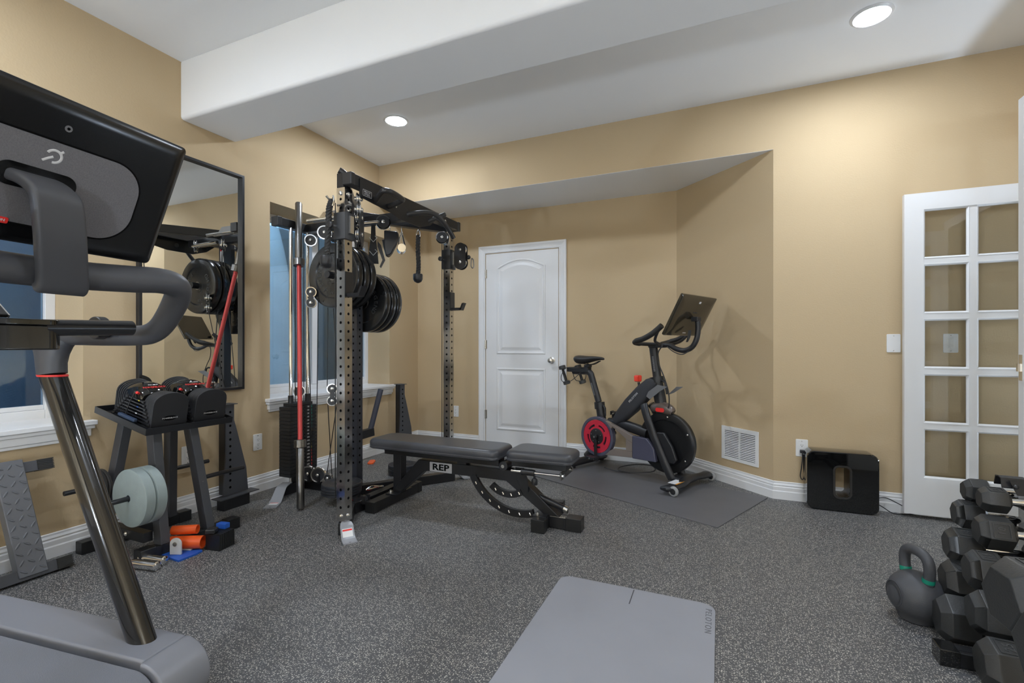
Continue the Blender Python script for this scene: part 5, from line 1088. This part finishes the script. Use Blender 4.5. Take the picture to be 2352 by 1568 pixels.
# adjustable block dumbbells: nested end plates, stepped side rails, centre grip housing
PBK = mat('block dumbbell black', (0.024, 0.024, 0.026), 0.40, bump=0.05, bscale=500)
def block(label, y):
    b = thing('adjustable_dumbbell', label, 'adjustable dumbbell', Mt @ Vector((-0.205, y, 0.0035)), group='adjustable dumbbells on the stand'); b.rotation_euler = (0, TLT, 0)
    n = 8; Ln = 0.165; hw = 0.088
    for e_ in (1, -1):
        for k in range(n):
            x = e_ * (Ln - 0.0130 * k); w = hw - 0.0016 * k; hgt = 0.140 - 0.002 * k; top = 0.056
            pl = [(-w + 0.006, 0.004), (w - 0.006, 0.004), (w, 0.010), (w, hgt - 0.006)] + [(w * math.cos(R(a)) * 0.985, hgt + top * math.sin(R(a))) for a in range(12, 169, 12)] + [(-w, hgt - 0.006), (-w, 0.010)]
            mb = MB(); mb.prism(pl, 0.0095, axes((x - (0.0095 if e_ > 0 else 0), 0, 0), (0, 1, 0), (0, 0, 1))); mb.build('end_plate', PBK, b, bevel=0.0022)
    for s_ in (1, -1):
        for k in range(n):
            z = 0.014 + 0.0165 * k; x = Ln - 0.0130 * k; yy = s_ * (hw + 0.004 - 0.0016 * k)
            mb = MB(); mb.bb((-x + 0.003, yy - 0.003, z - 0.003), (x - 0.003, yy + 0.003, z + 0.003)); 
            mb.build('side_rail', SATIN, b)
            for e_ in (1, -1):
                mb = MB(); mb.bb((e_ * (x - 0.004) - 0.009, yy - 0.006, z - 0.0055), (e_ * (x - 0.004) + 0.009, yy + 0.006, z + 0.0055)); mb.build('rail_clip', PBK, b, bevel=0.001)
            if k in (1, 3, 5, 7):
                mb = MB(); mb.bb((0.028, yy + s_ * 0.0032 - 0.0005, z - 0.0031), (0.040, yy + s_ * 0.0032 + 0.0005, z + 0.0031)); mb.build('color_mark', [YELLOW, WHITE, BLUE, YELLOW][k // 2], b)
    # housing over the grip: arched cover with a sloping label face
    mb = MB(); L = []
    for x, w, z1 in ((-0.110, 0.060, 0.165), (-0.100, 0.074, 0.188), (-0.060, 0.078, 0.202), (-0.030, 0.078, 0.198), (0.025, 0.072, 0.172), (0.032, 0.066, 0.160)):
        L.append([(x, yy * w, 0.128 + (z1 - 0.128) * max(0, zz) ** 0.55) for yy, zz in [(math.cos(R(a)), math.sin(R(a))) for a in range(0, 181, 12)]])
    mb.loops(L); mb.build('grip_housing', GLOSSB, b)
    mb = MB(); mb.cyl((-0.075, 0, 0.095), (0.075, 0, 0.095), 0.016); mb.build('grip', PLASTIC, b)
    mb = MB(); mb.cyl((0.0, -0.070, 0.158), (0.006, -0.083, 0.166), 0.007, n=12); mb.build('lock_button', RED, b)
    MH = axes((0.0, 0.0, 0.1875), (0, 1, 0), (-0.90, 0, 0.44))
    word('red_lettering', [('POWERBLOCK', 0.0165, MH @ Matrix.Translation((0, -0.004, 0.0022)), 1.0)], RED, b)
    word('white_lettering', [('PRO SERIES', 0.009, MH @ Matrix.Translation((0, 0.014, 0.0035)), 1.05)], PRINT, b)
    ME = axes((Ln + 0.0004, 0.0, 0.060), (0, 1, 0), (0, 0, 1)); mb = MB(); mb.prism([(0.036 * math.cos(R(a)), 0.0125 * math.sin(R(a))) for a in range(0, 360, 12)], 0.0012, ME); mb.build('oval_badge', DARK, b)
    word('white_lettering', [('POWERBLOCK', 0.0108, ME @ Matrix.Translation((0, 0, 0.0018)), 1.1)], PRINT, b)
    # selector pin with its coiled cord
    mb = MB(); mb.bb((-0.075, -hw - 0.030, 0.026), (0.070, -hw - 0.010, 0.044)); mb.build('selector_pin', mat('blue grey plastic', (0.05, 0.075, 0.13), 0.35), b, bevel=0.005)
    mb = MB(); mb.tube(smooth_path([(-0.02, -0.078, 0.165), (0.005, -0.095, 0.160), (0.0, -0.108, 0.11), (-0.02, -hw - 0.020, 0.05)], 6), 0.003, 8); mb.build('pin_cord', PLASTIC, b)
    return b
block('adjustable block dumbbell on the stand tray, the one nearer the treadmill', -0.098)
block('adjustable block dumbbell on the stand tray, the one nearer the rack', 0.118)
# plates on the side pegs
def plate_on_peg(label, loc, r, T, m, sticker=False, grp=None, hole=0.0135):
    p = thing('weight_plate', label, 'weight plate', loc, group=grp)
    mb = MB(); mb.lathe((0, 0, 0), (0, 1, 0), [(hole, 0.0), (r - 0.008, 0.0), (r, 0.006), (r, T - 0.006), (r - 0.008, T), (hole, T)] if not sticker else [(hole, 0.002), (0.035, 0.002), (0.040, 0.007), (r - 0.022, 0.007), (r - 0.016, 0.0), (r - 0.003, 0.0), (r, 0.003), (r, T - 0.003), (r - 0.003, T), (hole, T)], 64, ring=True); mb.build('disc', m, p)
    if sticker:
        Ms = axes((0.045, -0.0006 + 0.0065, -0.01), (1, 0, 0.3), (-0.3, 0, 1)); mb = MB(); mb.prism(rrect(0.030, 0.045, 0.002, 2), 0.001, Ms); mb.build('sticker', LABEL, p)
        mb = MB(); mb.prism(rrect(0.030, 0.020, 0.001, 2, 0, -0.012), 0.0014, Ms); mb.build('red_sticker', mat('pale red print', (0.75, 0.2, 0.15), 0.5), p)
    return p
plate_on_peg('outer grey green plate on the front peg, its face towards the treadmill', (-2.685, 1.392, 0.330), 0.143, 0.052, PLATEGREEN, grp='thick grey green plates', hole=0.017)
plate_on_peg('second grey green plate on the front peg, against the leg', (-2.685, 1.4455, 0.330), 0.143, 0.052, PLATEGREEN, grp='thick grey green plates', hole=0.017)
IRON = mat('dark cast iron', (0.05, 0.047, 0.045), 0.45, metal=0.3, bump=0.2, bscale=300)
plate_on_peg('small dark iron plate with a red and white sticker on the back peg', (-3.015, 1.405, 0.340), 0.092, 0.022, IRON, True, 'small iron plates')
plate_on_peg('small dark iron plate on the back peg behind the stickered one', (-3.015, 1.4285, 0.340), 0.092, 0.022, IRON, False, 'small iron plates')
# ---------------------------------------------------------------- clutter at the foot of the stand
def pipe(label, c, d, r, L, grp):
    d = Vector(d).normalized(); c = Vector(c); mb = MB()
    mb.lathe(c - d * L / 2, d, [(r * 0.86, 0), (r, 0), (r, L), (r * 0.86, L)], 32, ring=True)
    return tag(mb.build('orange_tube', ORANGE, origin=c), label, 'tube', grp)
mb = MB(); mb.prism([(-2.649, 1.519), (-2.491, 1.513), (-2.49, 1.60), (-2.50, 1.640), (-2.62, 1.659)], 0.010, Matrix()); tag(mb.build('blue_sheet', BLUE, origin=(-2.56, 1.61, 0), bevel=0.001), 'flat blue plastic piece on the floor at the foot of the stand', 'plastic piece')
pipe('lower orange plastic tube at the foot of the stand', (-2.592, 1.618, 0.044), (0.89, 0.46, 0.0), 0.033, 0.165, 'orange tubes')
pipe('upper, thinner orange plastic tube lying on the other tube', (-2.630, 1.632, 0.100), (0.85, 0.53, 0.0), 0.0235, 0.125, 'orange tubes')
t = thing('white_bracket', 'white clear plastic bracket with a screw in front of the orange tubes', 'bracket', (-2.575, 1.555, 0.0105), R(-20))
mb = MB(); mb.prism([(-0.030, 0.0), (0.030, 0.0), (0.030, 0.055)] + [(0.030 * math.cos(R(a)), 0.055 + 0.030 * math.sin(R(a))) for a in range(15, 180, 15)] + [(-0.030, 0.055)], 0.010, axes((0, 0, 0), (0.75, 0.66, 0), (0, 0, 1))); mb.build('upright', mat('clear white plastic', (0.62, 0.62, 0.60), 0.15, coat=0.4), t, bevel=0.002)
mb = MB(); mb.box((-0.045, 0.055, 0.004), (0.085, 0.06, 0.008), (0, 0, R(40))); mb.build('base', mat('clear white base', (0.55, 0.54, 0.52), 0.15, coat=0.4), t, bevel=0.002)
sd_ = Vector((0.66, -0.75, 0)); mb = MB(); mb.cyl(Vector((0, 0, 0.055)), Vector((0, 0, 0.055)) + sd_ * 0.014, 0.011, n=16); mb.build('screw', BOLT, t)
for c, l in (((-2.562, 1.400, 0.0225), 'chrome cylinder on the floor in front, beside the treadmill upright'), ((-2.593, 1.452, 0.0225), 'chrome cylinder behind the first one, nearer the stand foot')):
    mb = MB(); d = Vector((0.97, 0.20, 0)).normalized(); c = Vector(c); mb.rings(c - d * 0.075, c + d * 0.075, [(0, 0.015), (0.03, 0.022), (0.97, 0.022), (1, 0.015)], 28); tag(mb.build('chrome_cylinder', CHROME, origin=c), l, 'metal cylinder', 'chrome cylinders on the floor')
t = thing('foam_grip', 'ribbed black rubber block with a blue cap on the floor by the stand foot', 'rubber grip', (-2.475, 1.720, 0), R(10))
mb = MB()
mb.bb((-0.045, -0.05, 0), (0.045, 0.05, 0.085))
for k in range(7): mb.bb((-0.0475, -0.045 + 0.014 * k, 0.004), (0.0475, -0.038 + 0.014 * k, 0.0875))
mb.build('block', RUBBER, t, bevel=0.001)
mb = MB(); mb.bb((-0.05, 0.02, 0.0876), (0.01, 0.055, 0.115)); mb.build('blue_cap', BLUE, t, bevel=0.003)
mb = MB(); mb.box((-0.02, -0.035, 0.100), (0.05, 0.05, 0.024), (0, 0, 0.4)); mb.build('knob', PLASTIC, t, bevel=0.006)
# ---------------------------------------------------------------- tread plate step leaning on the wall under the near window
t = thing('tread_platform', 'dark grey diamond tread platform with ribbed rubber ends leaning on the wall', 'step platform', (-2.96, 1.0, 0), world=True)
b0, b1 = Vector((-2.935, 0, 0.020)), Vector((-3.085, 0, 0.545)); up = (b1 - b0).normalized(); nx = Vector((0, 1, 0)).cross(up)
Mq = axes(b0 + Vector((0, 1.11, 0)), (0, 1, 0), up)
GP = mat('tread plate grey', (0.125, 0.128, 0.138), 0.38)
PW = 0.052
mb = MB(); mb.prism([(-PW + 0.020, 0.0), (PW + 0.020, 0.0), (PW - 0.018, 0.54), (-PW - 0.018, 0.54)], 0.055, Mq @ Matrix.Translation((0, 0, -0.030))); pl = mb.build('panel', GP, t, bevel=0.005)
for r_ in range(13):
    for c_ in range(3):
        y = 0.025 + 0.0405 * r_; x = 0.020 - 0.070 * y - 0.034 + 0.034 * c_; a = R(55 if (r_ + c_) % 2 else -35)
        mb = MB(); u = Vector((math.cos(a), math.sin(a))); v = Vector((-u.y, u.x))
        base_ = [(x + u.x * 0.017 * k + v.x * w, y + u.y * 0.017 * k + v.y * w) for k, w in ((-1, 0), (-0.5, 0.0042), (0.5, 0.0042), (1, 0), (0.5, -0.0042), (-0.5, -0.0042))]
        top_ = [(x + u.x * 0.012 * k + v.x * w, y + u.y * 0.012 * k + v.y * w) for k, w in ((-1, 0), (-0.5, 0.002), (0.5, 0.002), (1, 0), (0.5, -0.002), (-0.5, -0.002))]
        mb.loops([[Mq @ Vector((*p, 0.0252)) for p in base_], [Mq @ Vector((*p, 0.0282)) for p in top_]]); mb.build('tread_mark', GP, t)
for zz, y0, y1 in ((0.500, -0.26, 0.148), (0.012, -0.26, 0.165)):
    c = Mq @ Vector((0, zz, -0.002 if zz < 0.3 else -0.010))
    mb = MB(); mb.bar(Vector((c.x, 1.11 + y0, c.z)), Vector((c.x, 1.11 + y1 - 0.055, c.z)), 0.040, 0.050, up=up); mb.build('cross_bar', CHARCOAL, t, bevel=0.002)
    mb = MB(); mb.bar(Vector((c.x, 1.11 + y1 - 0.06, c.z)), Vector((c.x, 1.11 + y1, c.z)), 0.042, 0.052, up=up)
    for k in range(7):
        o_ = up * (-0.024 + 0.008 * k); mb.bar(Vector((c.x, 1.11 + y1 - 0.058, c.z)) + o_, Vector((c.x, 1.11 + y1 + 0.003, c.z)) + o_, 0.048, 0.0042, up=up)
    mb.build('rubber_end', RUBBER, t)
# ---------------------------------------------------------------- two spotter arms standing on end
def spotter(label, o, rz, lean):
    t = thing('spotter_arm', label, 'rack attachment', o, rz, group='steel spotter arms standing by the left wall')
    Ms = axes((0, 0, 0.085), (1, 0, 0), (lean, 0, 1)); mb = MB()
    pl = [(-0.075, 0.0), (0.105, 0.0), (0.09, 0.16), (0.02, 0.43), (0.0, 0.50), (0.0, 0.605), (-0.055, 0.605), (-0.055, 0.3)]
    mb.prism(pl, 0.012, Ms); mb.m(1)
    for k in range(12):
        y = 0.05 + 0.046 * k
        if y < 0.60: mb.prism(arc(-0.028, y, 0.0085, 0, 360, 14)[:-1], 0.0006, Ms @ Matrix.Translation((0, 0, 0.0118)))
    mb.build('side_plate', [CHARCOAL, DARK], t)
    mb = MB(); mb.prism([(-0.055, 0.0), (-0.055, 0.605), (-0.049, 0.605), (-0.049, 0.0)], 0.058, Ms @ Matrix.Translation((-0.004, 0, -0.058))); mb.build('channel_side', BLACK, t)
    mb = MB(); mb.bb((-0.10, -0.055, 0.0), (0.085, 0.02, 0.072)); mb.build('end_block', BLACK, t, bevel=0.003)
    mb = MB(); mb.bb((-0.13, -0.06, 0.074), (0.155, 0.03, 0.080)); mb.build('base_plate', CHARCOAL, t)
    q = Ms @ Vector((-0.028, 0.606, -0.02)); mb = MB(); mb.bb((q.x - 0.045, q.y - 0.045, q.z), (q.x + 0.045, q.y + 0.045, q.z + 0.005)); mb.build('top_plate', CHARCOAL, t)
    return t
spotter('black trapezoid steel spotter arm with holes standing by the wall behind the dumbbell stand', (-3.03, 2.195, 0), R(90), -0.05)
s2 = spotter('black steel spotter arm with holes standing in the alcove corner behind the bench', (-2.965, 4.015, 0), R(78), -0.24)
mb = MB(); mb.tube([(-0.31, -0.02, 0.665), (-0.42, 0.0, 0.27)], 0.026, 18); mb.build('tube_arm', mat('blue black tube', (0.045, 0.05, 0.075), 0.35), s2)
mb = MB(); mb.bar((-0.39, 0.0, 0.265), (-0.70, 0.0, 0.235), 0.055, 0.075); mb.build('box_arm', BLACK, s2, bevel=0.003)
mb = MB(); mb.bar((-0.655, 0.0, 0.24), (-0.655, 0.03, 0.02), 0.055, 0.10); mb.build('foot_post', BLACK, s2, bevel=0.003)
mb = MB(); mb.prism(rrect(0.055, 0.13, 0.02, 5), 0.014, Matrix.Translation((-2.960, 3.515, 0.0)) @ Matrix.Rotation(0.5, 4, 'Z')); tag(mb.build('orange_paddle', ORANGE, bevel=0.004, origin=(-2.96, 3.515, 0)), 'flat orange plastic paddle on the floor by the left wall', 'plastic paddle')
# ---------------------------------------------------------------- kettlebell
t = thing('kettlebell', 'dark grey kettlebell with green rings on the floor beside the dumbbells', 'kettlebell', (0.722, 2.378, 0))
KB = mat('kettlebell powder coat', (0.065, 0.066, 0.072), 0.5, bump=0.25, bscale=320)
mb = MB(); mb.lathe((0, 0, 0), (0, 0, 1), [(0.0, 0.0), (0.048, 0.0), (0.060, 0.005)] + [(0.096 * math.sin(R(a)), 0.096 - 0.094 * math.cos(R(a))) for a in range(46, 176, 7)] + [(0.0, 0.190)], 56); mb.build('bell', KB, t)
d = Vector((0.38, -0.925, 0)).normalized()
hp = [(-0.048, 0.150), (-0.056, 0.190), (-0.060, 0.225), (-0.054, 0.258), (-0.032, 0.276), (0.0, 0.281), (0.032, 0.276), (0.054, 0.258), (0.060, 0.225), (0.056, 0.190), (0.048, 0.150)]
mb = MB(); mb.tube(smooth_path([d * a + Vector((0, 0, z - 0.008)) for a, z in hp], 5), 0.0195, 18); mb.build('handle', KB, t)
for s_ in (-1, 1):
    a, b = d * (0.0535 * s_) + Vector((0, 0, 0.172)), d * (0.0560 * s_) + Vector((0, 0, 0.188)); mb = MB(); mb.cyl(a, b, 0.0210, 0.0204, n=28); mb.build('green_ring', GREEN, t)
e_ = Vector((-0.93, -0.30, 0.05)).normalized(); Me = axes(Vector((0, 0, 0.096)) + e_ * 0.0915, Vector((0, 0, 1)).cross(e_), (0, 0, 1))
mb = MB(); mb.frame(arc(0, 0, 0.048, 0, 360, 40)[:-1], arc(0, 0, 0.044, 0, 360, 40)[:-1], 0.0035, Me @ Matrix.Translation((0, 0, -0.009))); mb.build('emblem_ring', KB, t)
mb = MB(); mb.prism(arc(0, 0, 0.040, 0, 360, 36)[:-1], 0.004, Me @ Matrix.Translation((0, 0, -0.006))); mb.build('emblem', mat('kettlebell emblem', (0.05, 0.05, 0.053), 0.4), t)
# ---------------------------------------------------------------- hex dumbbells
PSI = R(-3)
def dumbbell(label, head, dia, hl, rot, num, side, grp, hand=0.125, rz=PSI):
    """head: centre of the outer head; dia across flats; hl head length"""
    ux = Vector((math.cos(rz), math.sin(rz), 0)); ctr = Vector(head) + ux * (hl / 2 + hand / 2)
    t = thing('hex_dumbbell', label, 'dumbbell', ctr, rz, group=grp)
    rr = dia / 2 / math.cos(R(30))
    for s_ in (-1, 1):
        xo, xi = s_ * (hand / 2 + hl), s_ * hand / 2; mb = MB(); L = []
        for x, k in ((xo, 0.70), (xo - s_ * hl * 0.22, 0.985), (xo - s_ * hl * 0.24, 1.0), (xi + s_ * hl * 0.16, 1.0), (xi + s_ * hl * 0.13, 0.985), (xi, 0.62)):
            L.append([(x, rr * k * math.cos(R(rot + 60 * j)), rr * k * math.sin(R(rot + 60 * j))) for j in range(6)])
        mb.loops(L); h_ = mb.build('head', RUBBER2, t, angle=20, bevel=0.0025)
        an = R(rot + 30 + 60 * side); nrm = Vector((0, math.cos(an), math.sin(an))); tx = Vector((1, 0, 0)); ty = nrm.cross(tx)
        if ty.z < 0 and abs(ty.z) > 0.3: tx, ty = -tx, -ty
        cx_ = xi + s_ * hl * 0.46; Mn = axes(Vector((cx_, 0, 0)) + nrm * (dia / 2 + 0.0002), tx, nrm.cross(tx))
        w_, h2 = hl * 0.40, dia * 0.40; mb = MB(); mb.frame(rrect(w_ + 0.008, h2 + 0.008, 0.003, 2), rrect(w_, h2, 0.002, 2), 0.0016, Mn); mb.build('label_frame', RUBBER2, h_)
        word('lettering', [(num, dia * 0.27, Mn @ Matrix.Translation((0, 0, 0.0006)) @ Matrix.Rotation(R(90), 4, 'Z'))], GREYPRINT, h_)
    mb = MB(); mb.rings((-hand / 2 - 0.005, 0, 0), (hand / 2 + 0.005, 0, 0), [(0, 0.013), (0.15, 0.014), (0.5, 0.0165), (0.85, 0.014), (1, 0.013)], 24); mb.build('handle', CHROME, t)
    return t
ga, gb, gc = 'hex dumbbells on the door side of the slanted rack', 'hex dumbbells on the camera side of the slanted rack', 'heavy hex dumbbells on the low front rack'
FAR = [((0.955, 2.514, 0.500), 0.084, 0.085, 30, '5', 'small hex dumbbell at the top of the rack, in front of the French door'), ((0.922, 2.486, 0.410), 0.098, 0.098, 8, '10', 'second hex dumbbell from the top on the French door side of the rack'), ((0.876, 2.408, 0.305), 0.118, 0.110, 12, '15', 'middle hex dumbbell on the French door side, level with the kettlebell handle'), ((0.850, 2.350, 0.186), 0.134, 0.118, 12, '20', 'hex dumbbell right of the kettlebell handle, fourth from the top on that side'), ((0.800, 2.246, 0.086), 0.148, 0.122, 25, '25', 'lowest hex dumbbell touching the kettlebell, just above the floor')]
NEAR = [((0.962, 2.398, 0.500), 0.084, 0.088, 10, '5', 'small hex dumbbell right under the steel cap of the rack, chrome handle showing'), ((0.934, 2.324, 0.398), 0.110, 0.105, 6, '10', 'hex dumbbell with a framed number on its front face, second below the steel cap'), ((0.862, 2.205, 0.290), 0.122, 0.105, 10, '15', 'hex dumbbell half hidden behind the big 40 dumbbell'), ((0.835, 2.100, 0.190), 0.128, 0.110, 25, '20', 'hex dumbbell below the big 40 dumbbell, only its end showing'), ((0.822, 1.981, 0.082), 0.138, 0.125, 10, '25', 'lowest hex dumbbell on the camera side, resting by the rack foot')]
for k, (h_, dia, hl, rot, num, lb) in enumerate(FAR): dumbbell(lb, h_, dia, hl, rot, num, 1 if rot < 20 else 0, ga)
for k, (h_, dia, hl, rot, num, lb) in enumerate(NEAR): dumbbell(lb, h_, dia, hl, rot, num, (2 if k == 1 else 1), gb)
dumbbell('large hex dumbbell marked 40 in the right foreground', (0.615, 1.345, 0.555), 0.150, 0.140, 0, '40', 1, gc, rz=R(6))
dumbbell('large hex dumbbell cut off by the photo edge, in front of the 40', (0.590, 1.150, 0.545), 0.162, 0.150, 0, '45', 1, gc, rz=R(6))
# slanted rack carrying the pairs
t = thing('dumbbell_rack', 'black slanted dumbbell rack with a folded steel cap and a tube foot', 'dumbbell rack', (1.1, 2.3, 0), world=True)
tp, bt = Vector((1.105, 2.47, 0.555)), Vector((0.985, 2.10, 0.0))
for dx in (-0.0, 0.10):
    mb = MB(); mb.bar(bt + Vector((dx, 0.02, 0.03)), tp + Vector((dx, 0, 0)), 0.04, 0.05); mb.build('slanted_post', BLACK, t, bevel=0.002)
Mc_ = axes((1.045, 2.462, 0.575), (1, -0.04, 0), (0, 1, 0)); mb = MB()
mb.loops([[Mc_ @ Vector((x, y, z)) for y, z in ((-0.030, -0.034), (-0.034, -0.03), (-0.022, 0.004), (0.0, 0.008), (0.022, 0.004), (0.034, -0.03), (0.030, -0.034), (0.018, 0.0), (0.0, 0.003), (-0.018, 0.0))] for x in (-0.045, 0.26)]); mb.build('steel_cap', SATIN, t, angle=20)
for y in (-0.030, 0.010):
    mb = MB(); q = Mc_ @ Vector((-0.012, y - 0.020, -0.022)); mb.ball(q, 0.009, n=14); mb.build('cap_bolt', PLASTIC, t)
mb = MB(); mb.prism([(-0.034, 0.0), (0.026, 0.0), (0.010, -0.055), (-0.014, -0.055)], 0.004, axes(Mc_ @ Vector((0.005, -0.040, 0.0)), (1, 0, 0), (0, 0.2, 1))); mb.build('gusset', BLACK, t)
for (h_, dia, hl, *_), sd in [(f, 'far') for f in FAR] + [(f, 'near') for f in NEAR]:
    c = Vector(h_) + Vector((hl / 2 + 0.062, 0, 0)); k = min(max(h_[2] / 0.555, 0), 1); m_ = bt + (tp - bt) * k
    mb = MB(); mb.bar((m_.x + 0.03, m_.y, c.z - 0.035), (c.x, c.y, c.z - 0.030), 0.040, 0.014); mb.loops([[(c.x + a, c.y + b, c.z + e2) for b, e2 in ((-0.026, -0.012), (-0.018, -0.028), (0.018, -0.028), (0.026, -0.012), (0.022, -0.010), (0.015, -0.0225), (-0.015, -0.0225), (-0.022, -0.010))] for a in (-0.022, 0.022)]); mb.build('cradle', BLACK, t)
mb = MB(); mb.bb((0.735, 2.070, 0.002), (1.22, 2.130, 0.052)); fb = mb.build('foot_tube', BLACK, t, bevel=0.003)
mb = MB(); mb.bb((0.690, 2.064, 0.0), (0.745, 2.136, 0.056)); mb.build('foot_cap', GLOSSB, t, bevel=0.003)
mb = MB(); mb.prism(rrect(0.22, 0.026, 0.012, 5), 0.0012, Matrix.Translation((0.83, 2.10, 0.0521))); mb.build('foot_strip', SATIN, t)
mb = MB(); mb.bb((0.96, 2.06, 0.002), (1.02, 2.50, 0.051)); mb.build('floor_rail', BLACK, t, bevel=0.003)
mb = MB(); mb.bb((0.93, 2.02, 0.10), (1.14, 2.06, 0.18)); mb.build('cross_plate', BLACK, t, bevel=0.003)
# low front rack under the heavy pair
t = thing('dumbbell_rack', 'low black rack under the big dumbbells at the right edge of the photo', 'dumbbell rack', (0.76, 1.1, 0), world=True)
for x in (0.690, 0.765):
    mb = MB(); mb.bb((x - 0.014, 0.55, 0.510), (x + 0.014, 1.47, 0.538)); mb.build('rail', BLACK, t, bevel=0.002)
for y in (0.60, 1.42):
    for x0, x1 in ((0.80, 0.86), (1.02, 0.96)):
        mb = MB(); mb.bar((x1, y, 0.0), (x0, y, 0.51), 0.035, 0.045); mb.build('leg', BLACK, t, bevel=0.002)
    mb = MB(); mb.bb((0.68, y - 0.018, 0.478), (1.05, y + 0.018, 0.509)); mb.build('cross_bar', BLACK, t, bevel=0.002)
